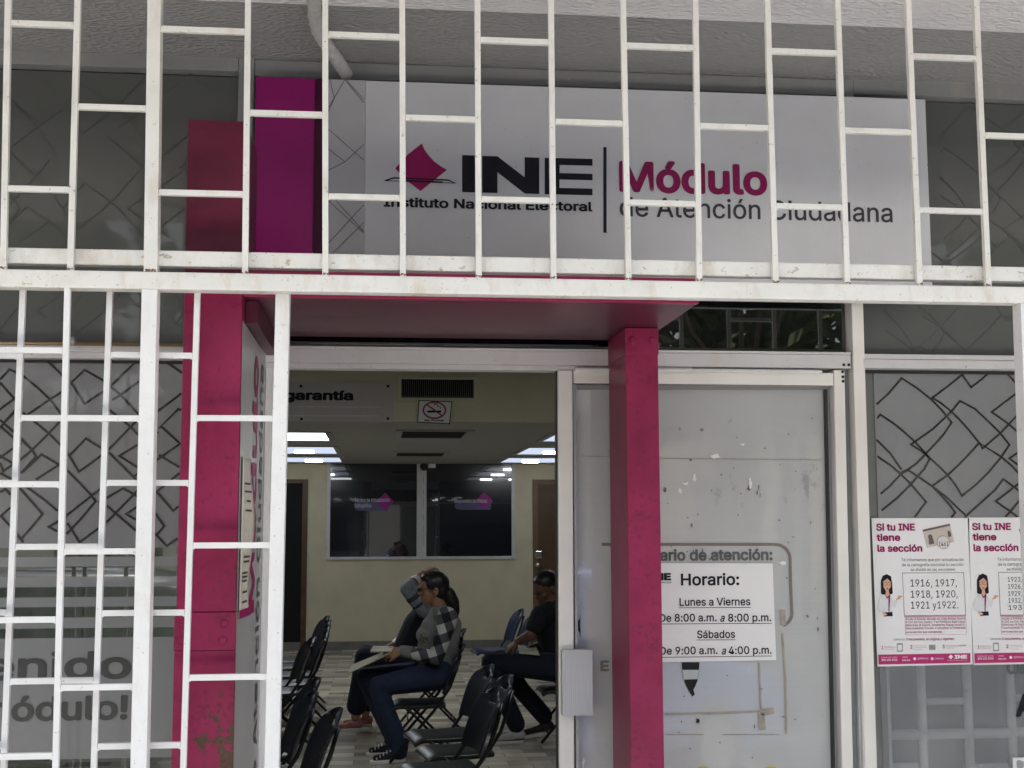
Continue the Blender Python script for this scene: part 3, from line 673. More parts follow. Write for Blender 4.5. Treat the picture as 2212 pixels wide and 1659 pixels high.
for t0, s0, s1 in ((.16, .2, .8), (.21, .2, .85), (.27, .35, .7), (.33, .3, .75), (.62, .25, .8), (.65, .25, .8), (.72, .2, .75), (.745, .2, .75), (.77, .2, .7), (.84, .3, .8), (.90, .25, .8)):
    q = [on_flyer(s0+(s1-s0)*k/5, t0) for k in range(6)]+[on_flyer(s1-(s1-s0)*k/5, t0+.012) for k in range(6)]; mb.add(q, [tuple(range(12))])
mb.build('lettering', GREY_INK, o)
mb = MB(); q = [on_flyer(.0+k/5, .95) for k in range(6)]+[on_flyer(1-k/5, 1.0) for k in range(6)]; mb.add(q, [tuple(range(12))]); mb.build('red_footer', MAGENTA, o)

# ================================================================== NOTICE AND POSTERS
YN = YGL-.012
nx0, nx1 = P(1348, 1320, YN).x, P(1673, 1320, YN).x
mb = MB(); quad(mb, [(1348, 1216), (1669, 1217), (1677, 1426), (1352, 1432)], YN, .0012)
nt_ = thing('notice_paper', 'white paper notice with printed opening hours taped on the sliding door', 'notice', P(1510, 1428, YN))
mb.build('sheet', PAPER, nt_)
mb = MB()
T(mb, 'Horario:', 1471, 1265, 1597, 26, YN-.001, .02)
T(mb, 'Lunes a Viernes', 1468, 1309, 1621, 17, YN-.001, .014)
T(mb, 'De 8:00 a.m.', 1425, 1343.5, 1548, 17, YN-.001, .014); T(mb, 'a', 1556, 1343, 1566, 17, YN-.001, .014, .3); T(mb, '8:00 p.m.', 1573, 1343, 1666, 17, YN-.001, .014)
T(mb, 'Sábados', 1506, 1379, 1588, 17, YN-.001, .014)
T(mb, 'De 9:00 a.m.', 1426, 1414.5, 1550, 17, YN-.001, .014); T(mb, 'a', 1559, 1414, 1569, 17, YN-.001, .014, .3); T(mb, '4:00 p.m.', 1574, 1413.5, 1667, 17, YN-.001, .014)
for x0, y0, x1, y1 in ((1467, 1313, 1622, 1312), (1425, 1348, 1667, 1346.5), (1505, 1382.5, 1589, 1382), (1426, 1420, 1668, 1417)):
    mb.stroke([P(x0, y0, YN-.001), P(x1, y1, YN-.001)], .0016, .0006)
mb.build('lettering', INK, nt_)
mb = MB(); T(mb, 'INE', 1402, 1254, 1450, 16, YN-.001, .05); T(mb, 'Instituto Nacional Electoral', 1376, 1260.5, 1450, 4.5, YN-.001); mb.build('logo', INK, nt_)

YPO = YGL-.004
R4 = lambda x, y: (1782.1+x*.1953, 1106+y*.1953)
R5 = lambda x, y: (1782.1+x*.1943, 1350.1+y*.1943)
GREYTX = simple('poster_grey_text', (.13, .11, .12), .6); PINKTX = simple('poster_pink_text', (.38, .10, .19), .6); PINKLINE = simple('poster_pink_tint', (.62, .38, .45), .6)
MAGBAND = simple('poster_magenta_band', (.46, .008, .14), .5, var=.04)
def poster(dx, numbers, label, right):
    f = lambda x, y: R4(x+dx, y-dx*.006); g = lambda x, y: R5(x+dx*1.005, y-dx*.014)
    p = thing('poster', label, 'poster', P(*f(1060, 1720), YPO), 'electoral section posters on the right window')
    mb = MB(); quad(mb, [f(515, 68), f(right, 66), g(right+50, 438), g(585, 462)], YPO, .001); mb.build('sheet', PAPER, p)
    Z = YPO-.001
    def t(mb, s, xl, yb, xr, cap, bold=0): a = f(xl, yb); b = f(xr, yb); T(mb, s, a[0], a[1], b[0], cap*.1953, Z, bold)
    mb = MB(); t(mb, 'Si tu INE', 567, 208, 997, 80, .03); t(mb, 'tiene', 572, 322, 835, 80, .03); t(mb, 'la sección', 580, 442, 1078, 80, .03); mb.build('headline', MAGENTA, p)
    mb = MB(); t(mb, 'Te informamos que por actualización', 845, 546, 1535, 33); t(mb, 'de la cartografía electoral tu sección', 853, 601, 1530, 33); t(mb, 'se dividió en las secciones:', 948, 654, 1445, 33)
    t(mb, 'Lleva tus', 763, 1422, 885, 26)
    mb.stroke([P(*f(x, y), Z) for x, y in ((857, 675), (1535, 670), (1557, 1140), (878, 1150))], .0011, .0005, True); mb.build('lettering', GREYTX, p)
    mb = MB()
    for s, xl, yb, xr, cap in numbers: t(mb, s, xl, yb, xr, cap)
    mb.build('section_numbers', NAVY_INK, p)
    mb = MB()
    for k, (s, yb, xr) in enumerate((('Acude al Módulo ubicado en: Calle Donato Guerra', 1196, 1552), ('# 101 sur Col. Centro. Y en Periférico Raúl López', 1230, 1552), ('Sánchez # 5665, Amberes Plaza local 5.', 1264, 1550), ('Zona Industrial Torreón. A actualizar tu Credencial', 1299, 1552), ('con la sección que corresponda.', 1341, 1300))): t(mb, s, 893, yb, xr, 24, .01)
    t(mb, '3 documentos, en original y vigentes:', 897, 1422, 1430, 28, .02)
    t(mb, '1', 627, 1518, 645, 40, .02); t(mb, '2', 942, 1512, 968, 40, .02); t(mb, '3', 1300, 1508, 1325, 40, .02); mb.build('lettering', PINKTX, p)
    mb = MB(); mb.stroke([P(*f(x, y), Z) for x, y in ((887, 1166), (1560, 1160), (1564, 1352), (890, 1360))], .0009, .0005, True)
    quad(mb, [f(879, 1143), f(1557, 1140), f(1558, 1160), f(881, 1165)], Z, .0005)
    for x0, x1, y in ((655, 760, 1488), (655, 785, 1500), (655, 770, 1518), (980, 1125, 1480), (980, 1125, 1498), (980, 1080, 1522), (1338, 1475, 1474), (1338, 1475, 1490), (1338, 1420, 1506)):
        mb.stroke([P(*f(x0, y), Z), P(*f(x1, y), Z)], .0010, .0005)
    mb.build('fine_print', PINKLINE, p)
    mb = MB(); quad(mb, [f(795, 1452), f(860, 1450), f(862, 1545), f(797, 1547)], Z, .0004); quad(mb, [f(1150, 1470), f(1220, 1468), f(1222, 1525), f(1152, 1527)], Z, .0004); quad(mb, [f(1480, 1475), f(1560, 1470), f(1560, 1480), f(1480, 1485)], Z, .0004)
    mb.build('document_icons', simple('poster_icon_grey', (.28, .28, .27), .6, var=.5, vscale=400), p)
    mb = MB(); quad(mb, [f(805, 1470), f(850, 1468), f(852, 1530), f(807, 1532)], Z-.0005, .0004); mb.build('document_icons', PAPER, p)
    mb = MB(); quad(mb, [g(593, 330), g(1617, 313), g(1617, 420), g(597, 440)], Z, .0006); mb.build('magenta_footer', MAGBAND, p)
    mb = MB()
    def tg(s, xl, yb, xr, cap, bold=0): a = g(xl, yb); b = g(xr, yb); T(mb, s, a[0], a[1], b[0], cap*.1943, Z-.0008, bold)
    tg('Llama sin costo', 628, 368, 805, 16); tg('800 433 2000', 630, 400, 805, 22, .02); tg('Visita', 860, 366, 918, 16); tg('ine.mx', 860, 400, 948, 20, .02); tg('@INEMexico', 1030, 382, 1150, 20); tg('/inemexico', 1220, 382, 1322, 20); tg('INE', 1440, 375, 1582, 42, .05); tg('Instituto Nacional Electoral', 1362, 398, 1582, 9)
    quad(mb, [g(1373, 355), g(1400, 328), g(1425, 352), g(1399, 382)], Z-.0008, .0004)
    for x in (998, 1192): mb.disc(P(*g(x, 375), Z-.0008), .0043, 14, .0004)
    mb.build('footer_lettering', PAPER, p)
    # identity card
    c = lambda pts, dz=0: mb.prism([P(*f(x, y), Z-dz) for x, y in reversed(pts)], .0004)
    mb = MB(); c([(1080, 195), (1380, 128), (1430, 330), (1130, 395)]); mb.build('card_picture', simple('card_beige', (.55, .47, .42), .5, var=.1, vscale=60), p)
    mb = MB(); c([(1083, 197), (1380, 130), (1385, 150), (1088, 218)], .0005); c([(1148, 300), (1195, 290), (1210, 350), (1150, 362)], .0005); c([(1140, 260), (1165, 245), (1190, 262), (1186, 300), (1160, 308), (1143, 290)], .0008); c([(1355, 215), (1375, 205), (1390, 225), (1400, 270), (1365, 278)], .0005); mb.build('card_picture', simple('card_dark', (.12, .09, .09), .5), p)
    mb = MB(); a = P(*f(1308, 335), Z-.001); rr = 74*.1953*YPO/F; mb.disc(a, rr, 24, .0004); mb.build('card_lens', simple('lens_paper', (.66, .62, .60), .6, var=.04), p)
    mb = MB(); mb.stroke([a+Vector((rr*math.cos(2*math.pi*k/24), -.0006, rr*math.sin(2*math.pi*k/24))) for k in range(24)], .0012, .0003, True); mb.build('card_lens_rim', simple('lens_rim', (.25, .20, .20), .6), p)
    mb = MB(); t(mb, '1461', 1258, 375, 1368, 46); T(mb, '1461', *f(1258, 375), f(1368, 375)[0], 46*.1953, Z-.0016); mb.build('card_number', INK, p)
    # drawn woman
    mb = MB(); c([(620, 900), (618, 760), (640, 705), (685, 688), (730, 710), (742, 780), (750, 895), (735, 912), (640, 914)], .0004); mb.build('drawn_hair', INK, p); mb = MB(); c([(655, 1108), (745, 1102), (750, 1152), (652, 1156)], .0004); mb.build('drawn_skirt', INK, p)
    mb = MB(); c([(600, 970), (650, 915), (720, 905), (770, 1000), (795, 955), (805, 985), (775, 1065), (740, 1030), (745, 1105), (650, 1110), (640, 1085), (615, 1110), (580, 1060)], .0008); mb.build('drawn_jacket', simple('drawn_jacket', (.70, .69, .70), .6, var=.06, vscale=200), p)
    mb = MB(); c([(643, 770), (690, 735), (730, 775), (728, 830), (690, 875), (672, 870), (648, 830)], .0012); mb.build('drawn_face', SKIN_INK, p); mb = MB(); c([(675, 870), (705, 865), (712, 910), (690, 935), (670, 915)], .0011); mb.build('drawn_neck', SKIN_INK, p); mb = MB(); c([(790, 975), (815, 925), (860, 930), (825, 965)], .0012); mb.build('drawn_hand', SKIN_INK, p); mb = MB(); c([(630, 1105), (660, 1112), (690, 1135), (660, 1150)], .0012); mb.build('drawn_hand', SKIN_INK, p)
    mb = MB(); c([(660, 905), (690, 940), (718, 905), (722, 935), (712, 1105), (704, 1105), (702, 945), (685, 960)], .0016); mb.build('drawn_scarf', MAGENTA_DARK, p); mb = MB(); c([(678, 842), (702, 840), (692, 858)], .0016); mb.build('drawn_mouth', MAGENTA_DARK, p); mb = MB()
    mb.stroke([P(*f(x, y), Z-.0017) for x, y in ((645, 785), (680, 780), (680, 808), (652, 810))], .0007, .0003, True); mb.stroke([P(*f(x, y), Z-.0017) for x, y in ((692, 780), (726, 778), (724, 806), (694, 808))], .0007, .0003, True); mb.build('drawn_glasses', MAGENTA_DARK, p)
    return p
poster(0, (('1916, 1917,', 947, 825, 1460, 78), ('1918, 1920,', 950, 948, 1467, 78), ('1921 y1922.', 953, 1070, 1475, 78)), 'poster with the numbers 1916 to 1922 in its box, beside the window mullion', 1592)
poster(1063, tuple((s, 960+k*2, 778+k*78, 1440, 52) for k, s in enumerate(('1923,1924,1925,', '1926,1927,1928,', '1929,1930,1931,', '1932,1933,1934,', '1935,1936.'))), 'poster with a column of five number lines starting 1923, cut by the picture edge', 1592)
# small white card at the lower right corner of the window
mb = MB(); quad(mb, [(2188, 1637), (2290, 1634), (2294, 1720), (2190, 1722)], YPO-.004, .004); o = mb.build('card', PAPER, None); setp(o, 'small white card with grey emblem on the frosted lower glass at the right', 'card')
mb = MB(); quad(mb, [(2196, 1645), (2200, 1641), (2211, 1645), (2212, 1655), (2205, 1664), (2197, 1658)], YPO-.005, .0006); quad(mb, [(2213, 1648), (2225, 1643), (2222, 1652), (2214, 1654)], YPO-.005, .0006); mb.build('emblem', simple('emblem_grey', (.3, .31, .31), .5), o)

# ================================================================== WRAPPED PIPE under the soffit
mb = MB(); pts = [PZ(668, -160, ZS-.03), PZ(674, -60, ZS-.03), PZ(680, 30, ZS-.03), PZ(688, 68, ZS-.035), PZ(706, 96, ZS-.045), PZ(728, 128, ZS-.055), P(752, 166, 3.66)]
fine = []
for i in range(len(pts)-1):
    for k in range(12): fine.append(pts[i].lerp(pts[i+1], k/12))
fine.append(pts[-1])
mb.tube(fine, [.0165+.0028*((i*7) % 5 < 2)+.0012*math.sin(i*1.3) for i in range(len(fine))], 18)
o = mb.build('wrapped_pipe', simple('pale_wrap_tape', (.46, .455, .445), .5, var=.15, vscale=35), None, smooth=True); setp(o, 'pale tape-wrapped pipe bending from the stucco overhang down behind the sign', 'pipe')

# ================================================================== WHITE STEEL GRILLE
gr = thing('security_grille', 'white steel security grille with staggered rungs, wide beam and square posts', 'grille', (0, YGR, 0))
BW = .0132
RUST = simple('rusty_weld', (.17, .105, .065), .8, var=.5, vscale=200)
xs_top = [(10, 0), (160.7, 145.4), None, (529.3, 522.9), (696.3, 696.3), (862.8, 864.1), (1025.4, 1028.1), (1184.6, 1189.6), (1340.3, 1351.3), (1497, 1504.7), (1652.7, 1668.7), (1804.4, 1823.2), (1957, 1979.6), (2104, 2128), (2250, 2277)]
# top beam and rail
zb0, zb1 = P(1100, 637, YGR).z, P(1100, 600, YGR).z
mb = MB(); mb.box((-2.2, YGR, zb0), (3.0, YGR+.040, zb1)); mb.build('beam', WHITE_STAINED, gr, .003)
YR = YGR+.022
ZR1 = P(1100, 555, YR).z; ZR0 = P(1100, 588, YR).z
mb = MB(); mb.box((-2.2, YR, ZR0), (3.0, YR+.03, ZR1)); mb.build('rail', WHITE_STAINED, gr, .003)
posx = []
for k, q in enumerate(xs_top):
    if q is None:
        a, b = P(318.5, 0, YGR), P(310.5, 560, YGR); wd, dp, nm = .0295, .036, 'post'
    else:
        a, b = P(q[0], 0, YGR+.002), P(q[1], 553, YGR+.002); wd, dp, nm = BW, .0135, 'bar'
    d = (b-a)/(b.z-a.z); y0 = a.y
    lo = a+d*(zb1-a.z); hi = a+d*(ZS-.028-a.z); lo.y = hi.y = y0
    mb = MB(); mb.beam(lo, hi, wd, dp)
    mb.mat(1)
    for k in range(7 if nm == 'bar' else 14): mb.ball((lo.x+random.uniform(0, wd), lo.y-.0002, lo.z+random.uniform(.0005, .005)), (random.uniform(.001, .003), .0016, random.uniform(.0008, .0022)), 6, 5)
    mb.build(nm, [WHITE, RUST], gr)
    posx.append((lo, hi, wd))
def xat(k, z, side):
    lo, hi, wd = posx[k]; t = (z-lo.z)/(hi.z-lo.z); return lo.x+(hi.x-lo.x)*t+(wd if side else 0)
rows = {0: (P(1100, 87, YGR).z, P(1100, 430.5, YGR).z), 1: (P(1100, 258, YGR).z,)}
odd = 0
for k in range(len(xs_top)-1):
    for z in (rows[0] if k % 2 == 0 else rows[1]):
        z += 0.0015*random.uniform(-1, 1)
        mb = MB(); mb.box((xat(k, z, 1)+.0004, YGR+.0026, z-.0066), (xat(k+1, z, 0)-.0004, YGR+.0156, z+.0066))
        for xx, sg_ in ((xat(k, z, 1), 1), (xat(k+1, z, 0), -1)):   # weld beads
            mb.ball((xx+.001*sg_, YGR+.004, z-.0065), (.0035, .003, .003), 8, 6)
        mb.build('rung', WHITE, gr, .0014)
# lower fixed panel, left
def lower_bar(a, b, wd, dp, Y, nm, parent, mt, zt, bev=.0016):
    a, b = P(*a, Y), P(*b, Y); d = (b-a)/(b.z-a.z); hi = a+d*(zt-a.z); lo = a+d*(.04-a.z); hi.y = lo.y = Y
    mb = MB(); mb.beam(lo, hi, wd, dp); mb.build(nm, mt, parent, bev); return lo, hi, wd
def xz(b, z, side): lo, hi, wd = b; return lo.x+(hi.x-lo.x)*(z-lo.z)/(hi.z-lo.z)+(wd if side else 0)
LPOST = lower_bar((306, 613), (281, 1659), .034, .042, YGR-.002, 'post', gr, WHITE_GATE, zb0, .002)
LB = lower_bar((138.4, 616), (112, 1659), BW, .0135, YGR+.004, 'bar', gr, WHITE_GATE, zb0)
LB2 = lower_bar((-44, 616), (-72, 1659), BW, .0135, YGR+.004, 'bar', gr, WHITE_GATE, zb0)
LB3 = lower_bar((-224, 616), (-256, 1659), BW, .0135, YGR+.004, 'bar', gr, WHITE_GATE, zb0)
RPOST = lower_bar((2205, 653), (2240, 1659), .034, .042, YGR-.002, 'post', gr, WHITE_GATE, zb0, .002)
def rung(b0, b1, px, py, Y, parent, mt):
    z = P(px, py, Y).z
    mb = MB(); mb.box((xz(b0, z, 1)+.0004, Y+.0006, z-.0066), (xz(b1, z, 0)-.0004, Y+.013, z+.0066))
    for xx, sg_ in ((xz(b0, z, 1), 1), (xz(b1, z, 0), -1)): mb.ball((xx+.0012*sg_, Y+.0025, z-.0055), (.004, .003, .0035), 8, 6)
    mb.build('rung', mt, parent, .0014)
for y in (756, 1046, 1339, 1634): rung(LB2, LB, 70, y, YGR+.004, gr, WHITE_GATE)
for y in (903, 1191, 1485): rung(LB, LPOST, 210, y, YGR+.004, gr, WHITE_GATE)
for y in (903, 1191, 1485): rung(LB3, LB2, -120, y, YGR+.004, gr, WHITE_GATE)
# right fixed panel: outside the picture, mirrored in the frosted glass
for X, wd, nm in ((1.775, .045, 'post'), (1.925, BW, 'bar'), (2.085, BW, 'bar'), (2.245, BW, 'bar'), (2.405, BW, 'bar'), (2.565, BW, 'bar')):
    MB().box((X, YGR+.004, .04), (X+wd, YGR+.018, zb0)).build(nm, WHITE_GATE, gr, .0016)
MB().box((1.8205, YGR-.002, .86), (3.0, YGR+.003, .905)).build('rail', WHITE_GATE, gr, .002)
MB().box((1.8205, YGR+.0185, .86), (3.0, YGR+.03, .905)).build('rail', WHITE_GATE, gr, .002)
for X, zs_ in ((1.938, (.62, 1.005, 1.30, 1.58)), (2.098, (.74, 1.16, 1.44)), (2.258, (.62, 1.005, 1.30, 1.58))):
    for z in zs_: MB().box((X+.0005, YGR+.005, z-.0066), (X+.1465, YGR+.017, z+.0066)).build('rung', WHITE_GATE, gr, .0014)
# ================================================================== SLIDING GATE (pushed open behind the fixed panel)
YSG = YGR+.052
sgt = thing('sliding_gate', 'white barred sliding gate pushed open in front of the left pink column', 'gate', (-.7, YSG, .03))
zr0 = P(300, 628, YSG).z; zr1 = P(300, 612, YSG).z
ST = lower_bar((595, 633), (570.5, 1659), .0325, .034, YSG-.006, 'stile', sgt, WHITE_GATE, zr1, .0025)
mb = MB(); mb.box((-1.9, YSG-.004, zr0), (ST[1].x-.001, YSG+.022, zr1+.01)); mb.build('top_rail', WHITE_GATE, sgt, .002)
B1 = lower_bar((41.7, 628), (-.5, 1659), BW, .0135, YSG, 'bar', sgt, WHITE_GATE, zr0)
B2 = lower_bar((230, 630), (195, 1659), BW, .0135, YSG, 'bar', sgt, WHITE_GATE, zr0)
B3 = lower_bar((419.5, 633), (388.5, 1659), BW, .0135, YSG, 'bar', sgt, WHITE_GATE, zr0)
B0 = lower_bar((-146, 628), (-196, 1659), BW, .0135, YSG, 'bar', sgt, WHITE_GATE, zr0)
for y in (903, 1181, 1471): rung(B1, B2, 130, y, YSG, sgt, WHITE_GATE)
for y in (767, 1043, 1324, 1611): rung(B2, B3, 330, y, YSG, sgt, WHITE_GATE); rung(B0, B1, -60, y, YSG, sgt, WHITE_GATE)
for y in (903, 1178, 1463): rung(B3, ST, 500, y, YSG, sgt, WHITE_GATE)

# ================================================================== WAITING ROOM
def boxthing(name, a, b, mt, label, cat, bev=0):
    o = MB().box(a, b).build(name, mt, None, bev); return setp(o, label, cat)
def inner_window():
    t = thing('inner_window', 'wide dark office window with white frame in the yellow back wall', 'window', P(908, 1206, YB))
    x0, x1, z0, z1 = rect(706, 1002, 1112, 1208, YB); x1c = P(906, 1100, YB).x; x2c = P(921, 1100, YB).x; fw = .045
    mb = MB(); mb.box((x0, YB-.03, z0), (x0+fw, YB, z1)); mb.box((x1-fw, YB-.03, z0), (x1, YB, z1)); mb.box((x0+fw, YB-.03, z0), (x1-fw, YB, z0+fw*.8)); mb.mat(0); mb.build('frame', ALU, t, .003)
    mb = MB(); mb.box((x1c+.012, YB-.035, z0+fw*.8), (x2c, YB-.001, ZC-.001)); mb.box((x1c-.035, YB-.030, z0+fw*.8), (x1c+.0115, YB-.001, z1)); mu = mb.build('mullion', ALU, t, .003)
    mb = MB()
    for k in range(9):
        z = z0+.18+k*.165; mb.box((x1c+.048, YB-.038, z), (x2c-.04, YB-.0355, z+(.08 if k % 3 else .14)))
    mb.build('red_tape', simple('red_tape', (.22, .04, .06), .5), mu)
    for a, b in ((x0+fw, x1c-.036), (x2c, x1-fw)):
        mb = MB(); mb.box((a, YB-.012, z0+fw*.8), (b, YB-.004, z1)); mb.build('pane', ROOM_GLASS, t)
    return t
inner_window()
Yst = YB-.016
PILL = simple('plate_violet_grey', (.10, .10, .20), .4)
def plate(label, x0, x1, y0, y1, dia, lines):
    t = thing('name_plate', label, 'sign', P((x0+x1)/2, y1, Yst), 'name plates on the inner window')
    mb = MB(); pts = arc((x0+14, (y0+y1)/2), (y1-y0)/2, 90, 270, 8) + [(x1, y1), (x1+2, y0)]
    mb.prism([P(x, y, Yst) for x, y in pts], .003); mb.build('plate', PILL, t)
    cx, cy, r = dia; mb = MB(); mb.prism([P(x, y, Yst-.004) for x, y in ((cx, cy-r), (cx-r, cy+2), (cx, cy+r), (cx+r, cy+1))], .003); mb.build('diamond', simple('magenta_diamond', (.33, .008, .24), .4), t)
    mb = MB()
    for s, a, yb, b in lines: T(mb, s, a, yb, b, 8, Yst-.006, .012)
    mb.build('lettering', simple('plate_white', (.6, .6, .62), .5), t)
plate('violet name plate on the left pane reading Técnico de Actualización Cartográfica', 762, 838, 1084, 1103, (832, 1083, 19), (('Técnico de Actualización', 766, 1084, 841), ('Cartográfica', 766, 1096, 802)))
plate('violet name plate on the right pane reading Responsable de Módulo', 977, 1060, 1083, 1101, (1046, 1081, 19), (('Responsable de Módulo', 981, 1086, 1052),))
# doors in the back wall
dz = P(1175, 1036, YB).z
xa_ = P(660, 1200, YB).x
t = thing('doorway', 'dark open doorway with thin brown frame at the left of the yellow back wall', 'doorway', (xa_-.5, YB, 0))
MB().box((xa_-.95, YB-.006, 0), (xa_-.05, YB-.001, dz-.05)).build('opening', BLACK, t)
mb = MB(); mb.box((xa_-.05, YB-.03, 0), (xa_+.02, YB-.001, dz)); mb.box((xa_-1.0, YB-.03, dz-.05), (xa_-.0505, YB-.001, dz)); mb.build('frame', DARKWOOD, t)
xb_ = P(1151, 1200, YB).x
t = thing('inner_door', 'closed brown wooden door with silver lock at the right of the yellow back wall', 'door', (xb_+.5, YB, 0))
MB().box((xb_+.07, YB-.02, 0), (xb_+.98, YB-.001, dz-.06)).build('leaf', DARKWOOD, t)
mb = MB(); mb.box((xb_, YB-.03, 0), (xb_+.069, YB-.001, dz)); mb.box((xb_+.0695, YB-.03, dz-.059), (xb_+1.04, YB-.001, dz)); mb.build('frame', simple('light_door_frame', (.17, .10, .05), .5), t)
a = P(1163, 1198, YB-.03); MB().box((a.x-.045, YB-.045, a.z-.05), (a.x+.045, YB-.0205, a.z+.05)).build('lock_plate', CHROME, t, .01)
MB().ball(P(1162, 1220, YB-.07), .035, 12, 8).build('knob', CHROME, t, smooth=True)
# bulkhead fittings
t = thing('air_vent', 'white framed dark air vent grille on the cream bulkhead', 'vent', P(944, 868, YK))
x0, x1, z0, z1 = rect(858, 813, 1030, 868, YK); i0, i1, j0, j1 = rect(867, 820, 1023, 860, YK)
mb = MB(); mb.box((x0, YK-.02, z0), (i0, YK, z1)); mb.box((i1, YK-.02, z0), (x1, YK, z1)); mb.box((i0, YK-.02, z0), (i1, YK, j0)); mb.box((i0, YK-.02, j1), (i1, YK, z1)); mb.build('frame', BULK, t, .003)
MB().box((i0, YK-.004, j0), (i1, YK-.001, j1)).build('backing', BLACK, t)
mb = MB()
for k in range(36):
    x = i0+(i1-i0)*(k+.5)/36; mb.box((x-.0016, YK-.016, j0+.012), (x+.0016, YK-.005, j1))
mb.box((i0, YK-.017, j0+.001), (i1, YK-.005, j0+.011)); mb.build('slats', simple('vent_slat', (.10, .10, .095), .5), t)
t = thing('wall_sign', 'pale wall sign with black word garantía screwed to the cream bulkhead', 'sign', P(735, 910, YK))
x0, x1, z0, z1 = rect(545, 826, 849, 911, YK); MB().box((x0, YK-.012, z0), (x1, YK-.001, z1)).build('board', simple('greyish_board', (.56, .51, .48), .5, var=.03), t)
mb = MB(); T(mb, 'garantía', 613, 864, 763, 21, YK-.014, .04); mb.build('lettering', INK, t)
mb = MB()
for x, y in ((650, 834), (838, 834), (651, 905), (838, 904)): mb.disc(P(x, y, YK-.018), .011, 12, .005)
mb.build('screws', BLACK, t)
mb = MB(); mb.box(*hband(P(560, 880, YK).x, P(822, 880, YK).x, 878, 880, 720, YK-.0135, .001)); mb.box(*hband(P(560, 880, YK).x, P(822, 880, YK).x, 897, 899, 720, YK-.0135, .001)); mb.build('ruled_lines', simple('pale_rule', (.7, .66, .62), .5), t)
t = thing('no_smoking_sign', 'small white no smoking sign with red ring hanging below the air vent', 'sign', P(939, 914, YK-.03))
mb = MB(); quad(mb, [(904, 864), (977, 867), (972, 916), (901, 913)], YK-.030, .004); mb.build('board', simple('black_rim', (.02, .02, .02), .5), t)
mb = MB(); quad(mb, [(906, 866), (975, 869), (970, 914), (903, 911)], YK-.032, .0015); mb.build('face', PAPER, t)
c = (938.5, 886); k_ = .0001
mb = MB(); mb.stroke([P(x, y, YK-.0335) for x, y in [(c[0]+24*math.cos(rad(a)), c[1]+17.5*math.sin(rad(a))) for a in range(0, 360, 15)]], .012, .001, True)
mb.stroke([P(x, y, YK-.0350) for x, y in ((922, 874), (955, 898))], .011, .001); mb.build('red_ring', RED_INK, t)
mb = MB(); mb.stroke([P(x, y, YK-.0342) for x, y in ((923, 889), (953, 889))], .016, .0006); mb.stroke([P(x, y, YK-.0341) for x, y in ((951, 884), (951, 879), (945, 877), (944, 873), (939, 872), (938, 876))], .006, .0006)
T(mb, 'No Fumar', 917, 910, 960, 4.6, YK-.0335, .03); mb.build('pictogram', INK, t)
# ceiling lights and slots
TUBE = glow('lit_bulb', (.94, .97, 1), 10); TRAY = glow('lit_diffuser', (.90, .96, 1), 1.7); TRAYM = simple('white_reflector', (.75, .8, .85), .35, emit=0)
def troffer(label, x, w, y0, y1, diffuse):
    t = thing('ceiling_light', label, 'ceiling light', (x+w/2, (y0+y1)/2, ZC), 'recessed ceiling lights')
    mb = MB(); f = .05; h = .012
    for a, b in (((x, y0), (x+w, y0+f)), ((x, y1-f), (x+w, y1)), ((x, y0+f), (x+f, y1-f)), ((x+w-f, y0+f), (x+w, y1-f))): mb.box((a[0], a[1], ZC-h), (b[0], b[1], ZC-.0005))
    mb.build('frame', CEIL, t)
    MB().box((x+f, y0+f, ZC-.006), (x+w-f, y1-f, ZC-.001)).build('diffuser', TRAY if diffuse else glow('lit_tray', (.70, .80, 1), .21) if 'lit_tray' not in bpy.data.materials else bpy.data.materials['lit_tray'], t)
    if not diffuse:
        for q in (.30, .70):
            mb = MB(); mb.cap((x+w*q-.09, (y0+y1)/2, ZC-.022), .016, (x+w*q+.09, (y0+y1)/2, ZC-.022), .016, 10); mb.build('bulb', TUBE, t, smooth=True)
ys = [(PZ(700, 952-0, ZC).y, 0)]
ZF = ZS-.0
def yz(px, py): return PZ(px, py, ZC).y
rows_y = sorted(((yz(690, 932), yz(690, 950)), (yz(690, 963), yz(690, 979)), (yz(690, 986), yz(690, 997))))
names = (('bright flat ceiling light nearest the doorway on the left side', True), ('middle ceiling light of the left column, with two bare bulbs', False), ('ceiling light of the left column nearest the back wall', False))
namesr = (('ceiling light nearest the doorway on the right side, half hidden by the door', False), ('middle ceiling light of the right column, partly behind the door stile', False), ('ceiling light of the right column nearest the brown door', False))
for (y0, y1), nl, nr in zip(rows_y, names, namesr):
    troffer(nl[0], -1.66, 1.25, y0, y1, nl[1]); troffer(nr[0], 1.50, 1.25, y0, y1, nr[1])
for x0, x1, y0, y1, nm in ((868, 1003, 929, 944, 'dark slot vent in the ceiling nearer the doorway'), (857, 958, 976, 984, 'dark slot vent in the ceiling nearer the inner window')):
    a, b = PZ(x0, (y0+y1)/2, ZC).x, PZ(x1, (y0+y1)/2, ZC).x; ya, yb = yz(930, y0), yz(930, y1)
    t = thing('ceiling_vent', nm, 'vent', ((a+b)/2, (ya+yb)/2, ZC), 'slot vents in the ceiling')
    mb = MB(); f = .06
    for p, q in (((a-f, ya-f), (b+f, ya)), ((a-f, yb), (b+f, yb+f)), ((a-f, ya), (a, yb)), ((b, ya), (b+f, yb))): mb.box((p[0], p[1], ZC-.014), (q[0], q[1], ZC-.0005))
    mb.build('frame', CEIL, t)
    MB().box((a, ya, ZC-.003), (b, yb, ZC-.001)).build('slot', BLACK, t)
    mb = MB()
    for k in range(5):
        y = ya+(yb-ya)*(k+.5)/5; mb.box((a, y-.008, ZC-.012), (b, y+.008, ZC-.004))
    mb.build('louvres', simple('dark_louvre', (.06, .06, .055), .5), t)
